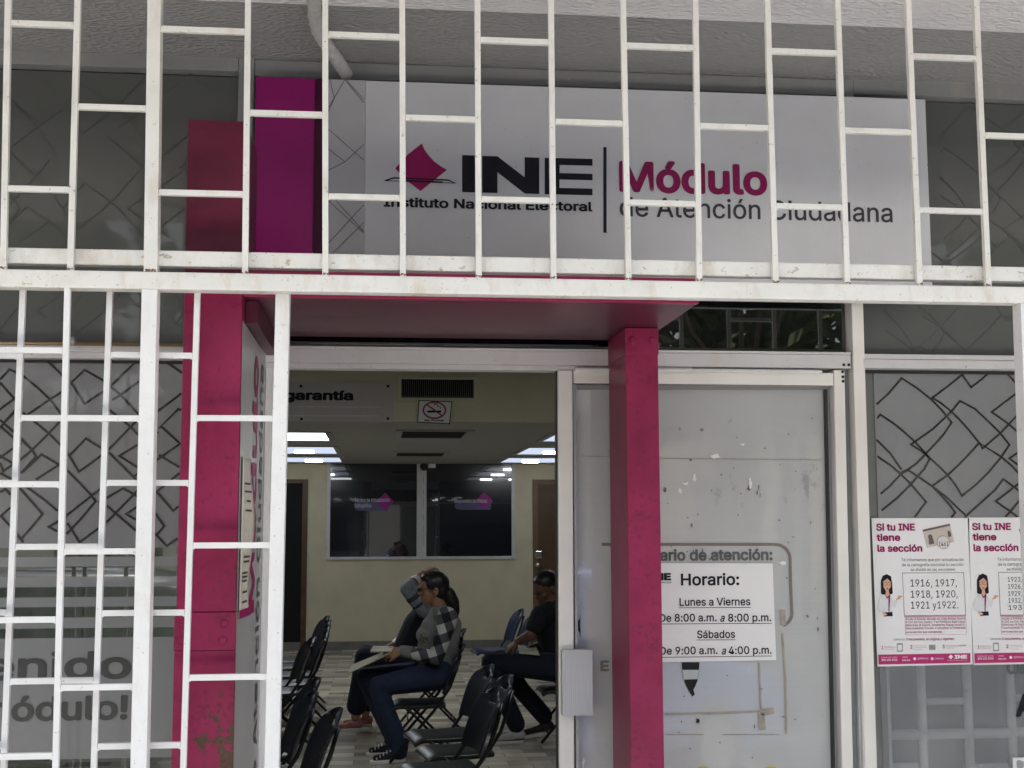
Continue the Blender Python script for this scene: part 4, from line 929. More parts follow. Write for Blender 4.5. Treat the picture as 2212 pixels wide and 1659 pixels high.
o = MB().ball(P(916, 1008, YB-.10), .055, 16, 10).build('dome_camera', GASKET, None, smooth=True); setp(o, 'small black dome camera at the top of the inner window mullion', 'camera')
a, b, z0, z1 = rect(924, 1001, 941, 1011, YB-.05); boxthing('junction_box', (a, YB-.06, z0), (b, YB-.036, z1), PAPER, 'small white box beside the dome camera above the inner window', 'box', .008)

# ================================================================== FOLDING CHAIRS  (local: sitter faces +X)
def grid_back(curve=.045, w=.235, z0=.50, z1=.845, lean=.16):
    nu, nv = 20, 16; V = {}; mb = MB(); vs = []; fs = []
    def pt(i, j):
        u = -1+2*i/nu; t = j/nv
        hw = w*(1-.10*(1-t)) * (1 if t < .62 else math.sqrt(max(0, 1-((t-.62)/.38)**2.6))*.62+.38)
        z = z0+(z1-z0)*t - (.035*(abs(u)**3) if t > .6 else 0)*(t-.6)/.4
        return Vector((-.165-lean*(t*.85) - curve*(1-u*u) + .012*math.sin(math.pi*t), hw*u, z))
    for j in range(nv+1):
        for i in range(nu+1): V[(i, j)] = len(vs); vs.append(pt(i, j))
    for j in range(nv):
        for i in range(nu):
            u = -1+2*(i+.5)/nu; t = (j+.5)/nv
            if abs(u) < .33 and .76 < t < .90: continue
            fs.append((V[(i, j)], V[(i+1, j)], V[(i+1, j+1)], V[(i, j+1)]))
    return mb.add(vs, fs)
def make_chair(seatmat, backmat):
    t = thing('folding_chair', 'x', 'chair', (0, 0, 0), 'navy folding chairs in the waiting room')
    mb = MB(); n = 14; sec = []
    for i in range(n+1):
        x = -.19+.41*i/n; dz = -.035*max(0, (i/n-.8)/.2)**2 - .008*math.sin(math.pi*i/n)
        sec.append((x, .435+dz, .205*(1-.05*(1-i/n))*(1 if i < n-1 else .96)))
    vs = []; fs = []; m_ = 10
    for x, z, hw in sec:
        for k in range(m_+1):
            u = -1+2*k/m_; vs.append((x, hw*u, z-.014*(1-abs(u)**2)*0 - .012*abs(u)**6))
    for i in range(n):
        for k in range(m_): fs.append((i*(m_+1)+k, (i+1)*(m_+1)+k, (i+1)*(m_+1)+k+1, i*(m_+1)+k+1))
    mb.add(vs, fs); o = mb.build('seat', seatmat, t, smooth=True)
    md = o.modifiers.new('s', 'SOLIDIFY'); md.thickness = .030; md.offset = -1; bv = o.modifiers.new('b', 'BEVEL'); bv.width = .010; bv.segments = 3; bv.limit_method = 'ANGLE'
    o = grid_back().build('backrest', backmat, t, smooth=True)
    md = o.modifiers.new('s', 'SOLIDIFY'); md.thickness = .014; md.offset = 0; bv = o.modifiers.new('b', 'BEVEL'); bv.width = .005; bv.segments = 2; bv.limit_method = 'ANGLE'
    for s in (-1, 1):
        MB().tube([(-.300, .195*s, .78), (-.262, .212*s, .66), (-.215, .222*s, .54), (-.10, .226*s, .38), (.225, .226*s, .012)], .0115, 10).build('front_leg', BLACK_METAL, t, smooth=True)
        MB().tube([(.13, .196*s, .415), (.06, .196*s, .36), (-.285, .196*s, .012)], .0105, 10).build('rear_leg', BLACK_METAL, t, smooth=True)
    MB().tube([(.165, -.226, .085), (.165, .226, .085)], .008, 8).build('stretcher', BLACK_METAL, t, smooth=True)
    MB().tube([(-.235, -.196, .065), (-.235, .196, .065)], .008, 8).build('stretcher', BLACK_METAL, t, smooth=True)
    return t
def copy_tree(o, parent=None):
    c = o.copy(); COL.objects.link(c)
    if parent: c.parent = parent
    for ch in o.children: copy_tree(ch, c)
    return c
chair_a = make_chair(BLACK_SEAT, NAVY_PLASTIC); chair_b = make_chair(BLUE_PLASTIC, BLUE_PLASTIC)
used = set()
def chair(x, y, deg, label, proto=chair_a, sc=1):
    o = copy_tree(proto) if proto.name in used else proto; used.add(proto.name)
    o.location = (x, y, 0); o.rotation_euler = (0, 0, rad(deg)); o.scale = (sc, sc, sc); o['label'] = label; return o
def ground(px, py): return PZ(px, py, 0)
CS = .92
chair(.33, 6.66, 189, 'folding chair with black seat nearest the doorway in the front row of three', sc=CS)
chair(.44, 7.18, 189, 'second folding chair from the doorway in the front row of three', sc=CS)
chair(.385, 7.73, 189, 'third folding chair from the doorway, its foot beside the white canvas shoe', sc=CS)
W1Y, W2Y = 9.1, 10.45
chair(.30, W1Y, 180, 'folding chair under the woman with plaid sleeves', sc=CS)
chair(.40, W2Y, 180, 'folding chair behind the plaid sleeved woman, under the woman in black vest', sc=CS)
chair(1.14, 12.75, 186, 'empty blue folding chair by the back wall with white hole in its back', chair_b, CS)
chair(1.20, 12.1, 186, 'empty blue folding chair just in front of the one by the back wall', chair_b, CS)
chair(1.42, 9.75, 180, 'folding chair under the man in black shirt', sc=CS)
LEFT = [(-.47, 6.0, 'nearest'), (-.61, 6.6, 'second'), (-.62, 7.2, 'third'), (-.77, 9.8, 'fourth'), (-.69, 10.3, 'fifth'), (-.70, 10.9, 'sixth'), (-.72, 11.5, 'seventh'), (-.75, 12.0, 'farthest')]
for x, y, q in LEFT:
    chair(x, y, 190, f'{q} navy folding chair of the row seen edge-on beside the white gate stile', sc=CS)

# ================================================================== PEOPLE
def blob(fn, name, mt, parent, vox=.007, sm=6):
    mb = MB(); fn(mb); o = mb.build(name, mt, parent)
    r = o.modifiers.new('r', 'REMESH'); r.mode = 'VOXEL'; r.voxel_size = vox
    s = o.modifiers.new('s', 'SMOOTH'); s.iterations = sm; s.factor = .5
    dg = bpy.context.evaluated_depsgraph_get(); me = bpy.data.meshes.new_from_object(o.evaluated_get(dg)); o.modifiers.clear(); o.data = me
    if not me.materials: me.materials.append(mt)
    for p in me.polygons: p.use_smooth = True
    return o
def chain(mb, pts):
    for (a, ra), (b, rb) in zip(pts, pts[1:]): mb.cap(a, ra, b, rb)
def lerp(a, b, t): return Vector(a).lerp(Vector(b), t)
def hand(mb, wrist, tip_dir, palm_n, L_=.17, curl=.6):
    """palm, four unequal curled fingers and a thumb; tip_dir from the wrist, palm_n out of the palm"""
    w_ = Vector(wrist); d = Vector(tip_dir).normalized(); n = Vector(palm_n); n = (n-d*n.dot(d)).normalized(); s = d.cross(n)
    for q in (-.028, -.010, .010, .026): mb.cap(w_+s*q*.6, .016, w_+d*L_*.50+s*q, .0125, 8)
    for q, ln in ((-.030, .36), (-.010, .44), (.011, .48), (.031, .42)):
        a = w_+d*L_*.50+s*q; b = a+(d*math.cos(curl*.5)+n*math.sin(curl*.5))*L_*ln*.5; c = b+(d*math.cos(curl*1.4)+n*math.sin(curl*1.4))*L_*ln*.5
        mb.cap(a, .0098, b, .009, 8); mb.cap(b, .009, c, .0075, 8)
    a = w_+d*L_*.14+s*.024; b = a+(d*.75+s*.55+n*.25).normalized()*.045; c = b+(d*.9+s*.1+n*.45).normalized()*.035
    mb.cap(a, .014, b, .011, 8); mb.cap(b, .011, c, .0085, 8)
def head(mb, c, face, up, k=1.0):
    """skull, jaw, nose, brow, lips, chin, ears; c = centre between the ears"""
    c = Vector(c); f = Vector(face).normalized(); u = Vector(up); u = (u-f*u.dot(f)).normalized(); s = f.cross(u)
    R = Matrix((f, s, u)).transposed()
    def E(off, r): mb.ball(c+R @ Vector([q*k for q in off]), tuple(q*k for q in r), 16, 12, R)
    E((-.006, 0, .030), (.098, .076, .088)); E((.030, 0, -.035), (.064, .060, .076)); E((.050, 0, -.083), (.036, .036, .026))
    E((.066, 0, .020), (.030, .052, .040)); E((.100, 0, -.022), (.017, .012, .014)); E((.092, 0, .0), (.012, .010, .028))
    E((.083, 0, -.055), (.014, .024, .007)); E((.081, 0, -.066), (.014, .021, .007))
    for q in (-1, 1):
        E((.076, .030*q, .012), (.012, .015, .010)); E((-.008, .078*q, -.012), (.020, .008, .030)); E((.055, .042*q, -.02), (.026, .020, .022))
    return R
def eyes(c, R, k, parent):
    for q in (-1, 1):
        o = MB().ball(Vector(c)+R @ Vector((.0885*k, .031*k*q, .008*k)), .0075*k, 8, 6).build('eye', INK, parent, smooth=True)
def shoe(mb, heel, toe, w=.042, h=.055):
    a, b = Vector(heel), Vector(toe); d = (b-a).normalized()
    mb.cap(a+Vector((0, 0, h*.75)), h*.72, a+d*.07+Vector((0, 0, h*.65)), h*.62); mb.cap(a+d*.05+Vector((0, 0, h*.55)), h*.58, b-d*.03+Vector((0, 0, h*.42)), h*.44)
def sole(heel, toe, mt, parent, w=.040):
    a, b = Vector(heel), Vector(toe); d = (b-a).normalized(); s = Vector((-d.y, d.x, 0)).normalized(); mb = MB(); pts = []
    n = 10
    for k in range(n+1):
        an = math.pi/2+math.pi*k/n; pts.append(a+d*.01+d*math.cos(an)*w*.9+s*math.sin(an)*w*.8)
    for k in range(n+1):
        an = -math.pi/2+math.pi*k/n; pts.append(b-d*.03+d*math.cos(an)*w+s*math.sin(an)*w)
    m_ = len(pts); up = Vector((0, 0, .022)); mb.add(pts+[p+up for p in pts], [tuple(range(m_))[::-1], tuple(range(m_, 2*m_))]+[(i, (i+1) % m_, m_+(i+1) % m_, m_+i) for i in range(m_)])
    return mb.build('sole', mt, parent, .004)

# ---- woman with plaid sleeves, seated, facing left
Y1 = W1Y
w1 = thing('person', 'seated woman with glasses and ponytail in grey top with plaid sleeves, holding papers', 'person', (P(940, 1500, Y1).x, Y1, 0))
hc = P(936, 1274, Y1); fdir = Vector((-1, -.12, -.03)); neck = P(952, 1318, Y1); chest = P(945, 1362, Y1); waist = P(936, 1410, Y1); hip = P(944, 1452, Y1)
sh = [P(968, 1334, Y1-.17), P(952, 1334, Y1+.16)]; el = [P(943, 1420, Y1-.23), P(930, 1415, Y1+.2)]; wr = [P(868, 1408, Y1-.10), P(866, 1404, Y1+.05)]
hj = [P(950, 1458, Y1-.09), P(946, 1456, Y1+.09)]; kn = [P(817, 1482, Y1-.12), P(790, 1462, Y1+.10)]; an = [P(858, 1584, Y1-.12), P(828, 1566, Y1+.10)]
he = [Vector((an[0].x+.035, an[0].y, 0)), Vector((an[1].x+.03, an[1].y, 0))]; he[1] = he[1]+Vector((.07, .05, 0)); an[1] = an[1]+Vector((.07, .05, 0)); to = [he[0]+Vector((-.21, -.06, 0)), he[1]+Vector((-.21, -.02, 0))]
for a in an: a.z = .105
HR = []
def body1(mb):
    HR.append(head(mb, hc, fdir, (0, 0, 1), .98))
    mb.cap(lerp(hc, neck, .35), .050, neck, .056); mb.cap(neck, .06, chest, .105); mb.cap(chest, .105, waist, .10); mb.cap(waist, .10, hip, .115)
    for i in (0, 1):
        chain(mb, ((sh[i], .05), (el[i], .036), (wr[i], .024))); chain(mb, ((hj[i], .085), (kn[i], .052), (an[i], .036)))
        mb.cap(neck, .05, sh[i], .045); shoe(mb, he[i]+Vector((0, 0, .012)), to[i]+Vector((0, 0, .012)), h=.042)
    hand(mb, wr[0], (-1, .15, -.12), (-.2, .5, -.8), .155, .9); hand(mb, wr[1], (-1, -.15, .05), (.1, -.4, -.9), .155, .7)
blob(body1, 'body', SKIN_A, w1)
eyes(hc, HR[0], .98, w1)
def top1(mb):
    mb.cap(lerp(neck, chest, .16), .078, chest, .122); mb.ball(P(921, 1372, Y1), (.075, .115, .07)); mb.cap(chest, .126, waist, .118); mb.cap(waist, .120, lerp(waist, hip, .72), .128)
    mb.cap(lerp(neck, chest, .22), .075, lerp(sh[0], neck, .25), .062); mb.cap(lerp(neck, chest, .22), .075, lerp(sh[1], neck, .25), .062); mb.cap(P(973, 1350, Y1), .08, P(962, 1405, Y1), .09)
blob(top1, 'top', GREY_CLOTH, w1)
for i in (0, 1):
    def slv(mb): chain(mb, ((lerp(sh[i], neck, .22), .068), (sh[i], .070), (lerp(sh[i], el[i], .4), .062), (el[i], .052), (lerp(el[i], wr[i], .66), .041)))
    blob(slv, 'sleeve', PLAID, w1)
    def cuff(mb): mb.cap(lerp(el[i], wr[i], .66), .040, lerp(el[i], wr[i], .95), .036)
    blob(cuff, 'cuff', GREY_CLOTH, w1)
def jeans1(mb):
    mb.cap(lerp(waist, hip, .75), .120, hip, .130)
    for i in (0, 1): chain(mb, ((hj[i], .105), (lerp(hj[i], kn[i], .55), .086), (kn[i], .068), (lerp(kn[i], an[i], .5), .066), (an[i]+Vector((.01, 0, .02)), .072))); mb.cap(an[i]+Vector((.01, 0, .03)), .072, an[i]+Vector((.005, 0, -.03)), .070)
blob(jeans1, 'jeans', JEANS, w1)
SHOE_DARK = simple('black_canvas', (.02, .02, .022), .8, var=.5, vscale=60)
for i in (0, 1):
    def sh1(mb): shoe(mb, he[i]+Vector((0, 0, .018)), to[i]+Vector((0, 0, .016)), h=.05)
    so_ = blob(sh1, 'shoe', SHOE_DARK, w1); sole(he[i], to[i], PAPER, so_)
    mb = MB()
    d = (to[i]-he[i]).normalized()
    for k in range(5):
        p = he[i]+d*(.085+.024*k)+Vector((0, 0, .092-.011*k)); mb.tube([p+Vector((0, -.030, -.014)), p, p+Vector((0, .030, -.014))], .0042, 6)
    mb.build('laces', PAPER, so_, smooth=True)
def hair1(mb):
    R = HR[0]
    E = lambda off, r: mb.ball(hc+R @ Vector(off), r, 16, 12, R)
    E((-.020, 0, .045), (.098, .083, .086)); E((-.05, 0, -.005), (.070, .078, .075)); E((.045, 0, .085), (.045, .065, .034))
    for q in (-1, 1): E((.018, .062*q, .045), (.04, .022, .045))
    mb.cap(P(968, 1283, Y1), .052, P(977, 1302, Y1), .052); mb.cap(P(977, 1302, Y1), .052, P(983, 1320, Y1), .036); mb.cap(P(983, 1320, Y1), .030, P(987, 1336, Y1), .010)
blob(hair1, 'hair', HAIR, w1)
mb = MB(); R = HR[0]
for q in (-1, 1):
    ring = [hc+R @ Vector((.103, .033*q+.024*math.cos(2*math.pi*k/14), .004+.019*math.sin(2*math.pi*k/14))) for k in range(15)]; mb.tube(ring, .0028, 6)
    mb.tube([hc+R @ Vector((.102, .056*q, .010)), hc+R @ Vector((.05, .079*q, .014)), hc+R @ Vector((-.01, .083*q, .006))], .0026, 6)
mb.tube([hc+R @ Vector((.108, -.010, .008)), hc+R @ Vector((.108, .010, .008))], .0025, 6)
mb.build('glasses', BLACK_METAL, w1, smooth=True)
mb = MB(); a = P(918, 1375, Y1-.118)
for k in range(26): mb.ball(P(914+random.uniform(-9, 11), 1372+random.uniform(-10, 14), Y1-.100-.02*random.random()), .006, 6, 4)
mb.build('sequins', simple('gold_sequin', (.5, .42, .30), .25, .8), w1)
# her papers
def sheet(name, pts, mt, label, cat, th=.006):
    a, b, c, d = [Vector(p) for p in pts]; n = (b-a).cross(d-a).normalized()*th
    o = MB().add([a, b, c, d, a+n, b+n, c+n, d+n], [(0, 3, 2, 1), (4, 5, 6, 7), (0, 1, 5, 4), (1, 2, 6, 5), (2, 3, 7, 6), (3, 0, 4, 7)]).build(name, mt, None); return setp(o, label, cat)
MAN = simple('manila_folder', (.46, .40, .25), .7, var=.06)
sheet('folder', (P(752, 1456, Y1-.16), P(842, 1413, Y1-.13), P(838, 1406, Y1+.12), P(760, 1438, Y1+.12)), MAN, 'manila folder lying on the knees of the plaid sleeved woman', 'folder')
sheet('papers', (P(800, 1409, Y1-.06), P(846, 1409, Y1-.10), P(850, 1399, Y1+.05), P(806, 1398, Y1+.06)), PAPER_OLD, 'small stack of papers in the hands of the plaid sleeved woman', 'papers', .010)

# ---- second woman, behind, hand on her head
Y2 = W2Y
w2 = thing('person', 'seated woman in black vest and pink shoes, one hand resting on her head', 'person', (P(900, 1450, Y2).x, Y2, 0))
hc2 = P(930, 1266, Y2); neck2 = P(926, 1305, Y2); chest2 = P(905, 1350, Y2); waist2 = P(885, 1395, Y2); hip2 = P(908, 1430, Y2)
s2 = [P(916, 1318, Y2-.16), P(915, 1318, Y2+.16)]; e2 = [P(880, 1272, Y2-.20), P(880, 1380, Y2+.2)]; r2 = [P(913, 1238, Y2-.07), P(838, 1398, Y2+.10)]
h2 = [P(905, 1436, Y2-.09), P(902, 1436, Y2+.09)]; k2 = [P(787, 1418, Y2-.10), P(792, 1412, Y2+.10)]; a2 = [P(768, 1522, Y2-.10), P(790, 1512, Y2+.10)]
hl2 = [Vector((a2[0].x+.03, a2[0].y, 0)), Vector((a2[1].x+.03, a2[1].y, 0))]; t2 = [hl2[0]+Vector((-.23, -.03, 0)), hl2[1]+Vector((-.22, 0, 0))]
for a in a2: a.z = .105
HR2 = []
def body2(mb):
    HR2.append(head(mb, hc2, (-.9, .1, -.35), (0, 0, 1), .96)); mb.cap(lerp(hc2, neck2, .4), .048, neck2, .055); mb.cap(neck2, .06, chest2, .10); mb.cap(chest2, .10, waist2, .10); mb.cap(waist2, .10, hip2, .11)
    for i in (0, 1):
        mb.cap(neck2, .05, s2[i], .045); chain(mb, ((s2[i], .048), (e2[i], .038), (r2[i], .025))); chain(mb, ((h2[i], .08), (k2[i], .052), (a2[i], .036))); shoe(mb, hl2[i]+Vector((0, 0, .012)), t2[i]+Vector((0, 0, .012)), h=.042)
    hand(mb, r2[0], (.88, .22, .42), (.35, .2, -.9), .165, .75); hand(mb, r2[1], (-1, -.1, -.1), (0, -.3, -.9), .155, .6)
blob(body2, 'body', SKIN_B, w2)
eyes(hc2, HR2[0], .96, w2)
def vest(mb):
    mb.cap(lerp(neck2, chest2, .2), .085, chest2, .125); mb.cap(chest2, .125, waist2, .125); mb.cap(waist2, .125, hip2, .14); mb.cap(lerp(neck2, s2[0], .6), .06, chest2, .11); mb.cap(lerp(neck2, s2[1], .6), .06, chest2, .11)
blob(vest, 'vest', DARK_CLOTH, w2)
for i in (0, 1):
    def slv(mb): chain(mb, ((s2[i], .066), (lerp(s2[i], e2[i], .55), .064), (e2[i], .060), (lerp(e2[i], r2[i], .32), .047)))
    sl_ = blob(slv, 'sleeve', STRIPE_CLOTH, w2)
    for q, mt in ((.30, PAPER), (.40, simple('red_cuff_stripe', (.28, .05, .05), .8)), (.48, PAPER)):
        mb = MB(); mb.cap(lerp(e2[i], r2[i], q), .046, lerp(e2[i], r2[i], q+.07), .043); mb.build('cuff_stripe', mt, sl_, smooth=True)
    for q in (.30, .62): 
        mb = MB(); mb.cap(lerp(s2[i], e2[i], q), .0662, lerp(s2[i], e2[i], q+.03), .0658); mb.build('sleeve_stripe', simple('slate_stripe', (.06, .065, .08), .9), sl_, smooth=True)
def trs(mb):
    mb.cap(hip2, .135, lerp(hip2, waist2, .3), .13)
    for i in (0, 1): chain(mb, ((h2[i], .105), (lerp(h2[i], k2[i], .5), .088), (k2[i], .074), (lerp(k2[i], a2[i], .6), .080), (a2[i]+Vector((.01, 0, .09)), .082)))
blob(trs, 'trousers', simple('dark_navy_trousers', (.008, .010, .022), .9, var=.2), w2)
PINK_SHOE = simple('pink_knit_shoe', (.42, .17, .15), .8, var=.25, vscale=25)
for i in (0, 1):
    def sh2(mb): shoe(mb, hl2[i]+Vector((0, 0, .016)), t2[i]+Vector((0, 0, .014)), h=.048)
    so_ = blob(sh2, 'shoe', PINK_SHOE, w2); sole(hl2[i], t2[i], PAPER, so_)
def hair2(mb):
    R = HR2[0]
    E = lambda off, r: mb.ball(hc2+R @ Vector(off), r, 16, 12, R)
    E((-.024, 0, .035), (.098, .084, .082)); E((-.045, 0, -.03), (.07, .082, .09)); mb.cap(P(948, 1285, Y2), .07, P(950, 1330, Y2), .06)
blob(hair2, 'hair', HAIR, w2)

# ---- man in black, seated at the right, looking down
Y3 = 9.75
w3 = thing('person', 'seated man in black shirt leaning forward over a pale paper, partly hidden by the door', 'person', (P(1190, 1450, Y3).x, Y3, 0))
hc3 = P(1180, 1272, Y3); neck3 = P(1198, 1308, Y3); chest3 = P(1194, 1352, Y3); waist3 = P(1212, 1400, Y3); hip3 = P(1222, 1440, Y3)
s3 = [P(1168, 1330, Y3-.20), P(1200, 1326, Y3+.18)]; e3 = [P(1146, 1372, Y3-.24), P(1190, 1390, Y3+.22)]; r3 = [P(1119, 1385, Y3-.16), P(1150, 1398, Y3+.05)]
h3 = [P(1215, 1442, Y3-.10), P(1218, 1440, Y3+.10)]; k3 = [P(1062, 1432, Y3-.14), P(1080, 1426, Y3+.14)]; a3 = [P(1112, 1556, Y3-.12), P(1172, 1540, Y3+.12)]
hl3 = [Vector((a3[0].x+.045, a3[0].y, 0)), Vector((a3[1].x+.05, a3[1].y, .03))]; t3 = [hl3[0]+Vector((-.25, -.05, 0)), hl3[1]+Vector((-.24, -.08, -.03))]
a3[0].z = .11; a3[1].z = .13
HR3 = []
def body3(mb):
    HR3.append(head(mb, hc3, (-.80, -.42, -.42), (0, 0, 1), 1.08)); mb.cap(lerp(hc3, neck3, .35), .060, neck3, .066); mb.cap(neck3, .075, chest3, .13); mb.cap(chest3, .13, waist3, .13); mb.cap(waist3, .13, hip3, .13)
    for i in (0, 1):
        mb.cap(neck3, .06, s3[i], .058); chain(mb, ((s3[i], .056), (e3[i], .046), (r3[i], .031))); chain(mb, ((h3[i], .09), (k3[i], .06), (a3[i], .04))); shoe(mb, hl3[i]+Vector((0, 0, .012)), t3[i]+Vector((0, 0, .012)), h=.046)
    hand(mb, r3[0], (-.75, .2, -.6), (.5, .3, -.7), .18, .7); hand(mb, r3[1], (-1, -.2, -.2), (0, -.3, -.9), .18, .6)
blob(body3, 'body', SKIN_C, w3)
eyes(hc3, HR3[0], 1.08, w3)
def shirt(mb):
    mb.cap(lerp(neck3, chest3, .18), .098, chest3, .150); mb.cap(chest3, .150, waist3, .155); mb.cap(waist3, .155, hip3, .15)
    for i in (0, 1): mb.cap(lerp(neck3, chest3, .2), .08, s3[i], .078); mb.cap(s3[i], .078, lerp(s3[i], e3[i], .62), .068)
blob(shirt, 'shirt', DARK_CLOTH, w3)
def jn3(mb):
    mb.cap(hip3, .145, lerp(hip3, waist3, .2), .14)
    for i in (0, 1): chain(mb, ((h3[i], .115), (lerp(h3[i], k3[i], .5), .098), (k3[i], .078), (lerp(k3[i], a3[i], .5), .070), (a3[i]+Vector((.01, 0, .03)), .068)))
blob(jn3, 'jeans', simple('dark_denim', (.008, .012, .028), .9, var=.2), w3)
for i in (0, 1):
    def sh3(mb): shoe(mb, hl3[i]+Vector((0, 0, .018)), t3[i]+Vector((0, 0, .016)), h=.052)
    so_ = blob(sh3, 'shoe', SHOE_DARK if i else simple('white_shoe', (.55, .54, .52), .6), w3); sole(hl3[i], t3[i], PAPER, so_)
def hair3(mb):
    R = HR3[0]
    E = lambda off, r: mb.ball(hc3+R @ Vector(off), r, 16, 12, R)
    E((-.018, 0, .055), (.106, .090, .085)); E((-.055, 0, .005), (.07, .084, .07)); E((.02, 0, .088), (.06, .07, .035))
blob(hair3, 'hair', HAIR, w3)
sheet('paper', (P(1122, 1412, Y3-.20), P(1166, 1416, Y3-.22), P(1158, 1398, Y3+.05), P(1118, 1394, Y3+.05)), simple('pale_green_paper', (.50, .52, .36), .7), 'pale greenish paper on the lap of the man in black shirt', 'paper', .003)

# ---- two more lit ceiling lights in the higher front room (seen mirrored in the inner window)
for x in (-1.7, 1.2):
    t = thing('ceiling_light', 'lit ceiling light of the front room, seen as a reflection in the %s inner pane' % ('left' if x < 0 else 'right'), 'ceiling light', (x+.3, 6.6, ZS), 'recessed ceiling lights')
    mb = MB()
    for a, b in (((x-.05, 5.95), (x+.65, 6.0)), ((x-.05, 7.2), (x+.65, 7.25)), ((x-.05, 6.0), (x, 7.2)), ((x+.6, 6.0), (x+.65, 7.2))): mb.box((a[0], a[1], ZS-.02), (b[0], b[1], ZS-.001))
    mb.build('frame', CEIL, t)
    MB().box((x, 6.0, ZS-.01), (x+.6, 7.2, ZS-.002)).build('diffuser', glow('front_room_diffuser', (.90, .96, 1), 2.2), t)

# ================================================================== THE STREET BEHIND THE CAMERA (seen only in the glass)
LEAF = simple('dark_foliage', (.045, .065, .022), .7, var=.5, vscale=3)
BARK = simple('bark', (.10, .075, .055), .9, var=.3, vscale=12)
def street_tree(x, y, h, r, label, seed):
    rnd = random.Random(seed); t = thing('street_tree', label, 'tree', (x, y, -.1), 'street trees mirrored in the glass')
    MB().tube([(x, y, -.1), (x+.1, y, h*.3), (x-.1, y+.1, h*.62)], [.19, .14, .07], 10).build('trunk', BARK, t, smooth=True)
    mb = MB()
    for k in range(9):
        a = rnd.uniform(0, 6.28); mb.tube([(x, y, h*rnd.uniform(.32, .55)), (x+r*.5*math.cos(a), y+r*.5*math.sin(a), h*rnd.uniform(.55, .75)), (x+r*.9*math.cos(a), y+r*.9*math.sin(a), h*rnd.uniform(.6, .9))], [.06, .035, .012], 6)
    mb.build('limbs', BARK, t, smooth=True)
    mb = MB(); cl = [(x+r*rnd.gauss(0, .45), y+r*rnd.gauss(0, .45), h*rnd.uniform(.50, 1.0)) for k in range(26)]
    for k in range(6500):
        c = Vector(rnd.choice(cl)) + Vector((rnd.gauss(0, .32), rnd.gauss(0, .32), rnd.gauss(0, .26))); u = Vector((rnd.gauss(0, 1), rnd.gauss(0, 1), rnd.gauss(0, 1))).normalized(); v = u.orthogonal().normalized(); q = rnd.uniform(.13, .27)
        mb.add([c-u*q, c-v*q*.5, c+u*q, c+v*q*.5], [(0, 1, 2, 3)])
    mb.build('crown', LEAF, t)
street_tree(-5.5, -11, 6.5, 2.6, 'bushy street tree mirrored at the left', 1)
street_tree(-1.2, -15, 5.5, 2.2, 'smaller street tree mirrored behind the blue car', 2)
street_tree(5.7, -12, 7.0, 2.6, 'tall street tree mirrored in the transom over the door', 3)
street_tree(7.4, -15.5, 8.0, 3.0, 'second tall street tree mirrored in the transom over the door', 5)  # added behind the first to block bright sky in the transom reflection
street_tree(-8.5, -14, 7.5, 3.2, 'broad street tree mirrored at the far left', 6)  # added to block the bright sky patch mirrored in the left transom
street_tree(10.5, -13, 7.0, 3.0, 'street tree mirrored at the far right', 4)
t = thing('street_building', 'dull grey building with pale ochre porch across the street', 'building', (0, -24, -.4))
MB().box((-30, -28, -.4), (30, -24, 4.4)).build('wall', simple('dull_grey_wall', (.10, .10, .092), .8, var=.2), t)
MB().box((5.5, -21, -.4), (10.5, -19, 4.0)).build('porch', simple('pale_ochre_backdrop', (.40, .36, .27), .8, var=.15), t)  # ochre block added so the door glass mirrors a yellowish glow
mb = MB()
for k in range(12): mb.box((-26+k*4.6, -23.99, .6), (-23.5+k*4.6, -23.9, 2.4))
mb.build('windows', DARK_GLASS, t)
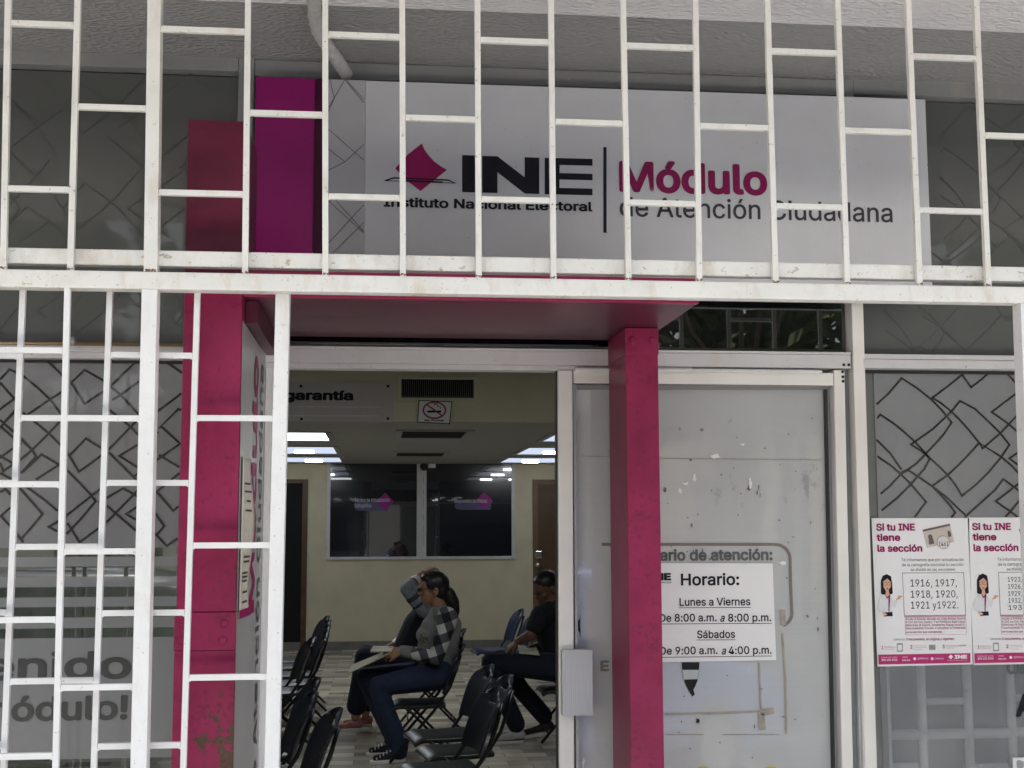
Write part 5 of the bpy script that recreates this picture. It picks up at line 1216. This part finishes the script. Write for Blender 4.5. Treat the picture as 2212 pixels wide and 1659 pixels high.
def car(x, y, L_, mt, label, flip=False, k=1.0):
    t = thing('parked_car', label, 'car', (x, y, -.14), 'cars parked along the kerb'); g = -.14; W_ = 1.7
    prof = [(0, .34), (.02, .62), (.12, .78), (.95, .88), (1.55, 1.36), (2.1, 1.47), (2.9, 1.46), (3.5, 1.30), (3.95, .96), (L_, .90), (L_+.02, .40), (L_-.1, .28), (.15, .26)]
    mb = MB(); mb.prism([(x+px, y-W_, g+pz) for px, pz in reversed(prof)], W_); mb.build('body', mt, t, .06, True, 3)
    mb = MB()
    for yy in (y+.002, y-W_-.006):
        mb.prism([(x+px, yy, g+pz) for px, pz in ((1.12, .92), (2.25, .92), (2.25, 1.38), (2.0, 1.38), (1.62, 1.30))], .004); mb.prism([(x+px, yy, g+pz) for px, pz in ((2.33, .92), (3.75, .94), (3.42, 1.24), (2.9, 1.38), (2.33, 1.38))], .004)
    mb.build('window', simple('car_glass', (.025, .032, .032), .1, coat=1), t)
    for px in (.82, 3.35):
        for yy in (y-.16, y-W_-.02):
            mb = MB(); mb.disc((x+px, yy, g+.31), .31, 24, .18); wh = mb.build('wheel', GASKET, t, .03); mb = MB(); mb.disc((x+px, yy-.004 if yy < y-1 else yy+.184-.008, g+.31), .19, 18, .012); mb.build('rim', ALU_DARK, wh)
    for o in t.children:
        for v in o.data.vertices: v.co.x *= k
        for c in o.children:
            for v in c.data.vertices: v.co.x *= k
    L_ *= k
    if flip:
        for o in t.children:
            for v in o.data.vertices: v.co.x = L_-v.co.x
            o.data.flip_normals()
            for c in o.children:
                for v in c.data.vertices: v.co.x = L_-v.co.x
    return t
car(.18, -.98, 4.2, simple('blue_car_paint', (.018, .09, .28), .3, coat=1), 'bright blue parked car mirrored in the inner window', True, .60)
DCAR = simple('charcoal_car_paint', (.03, .03, .033), .3, coat=1)
car(-4.4, -.98, 4.2, DCAR, 'charcoal parked car mirrored at the left of the blue one')
car(2.85, -.98, 4.2, DCAR, 'charcoal parked car mirrored at the right of the blue one')
car(-9.3, -.98, 4.2, simple('silver_car_paint', (.3, .3, .31), .3, coat=1), 'silver parked car mirrored at the far left')
car(7.4, -.98, 4.2, DCAR, 'charcoal parked car mirrored at the far right')
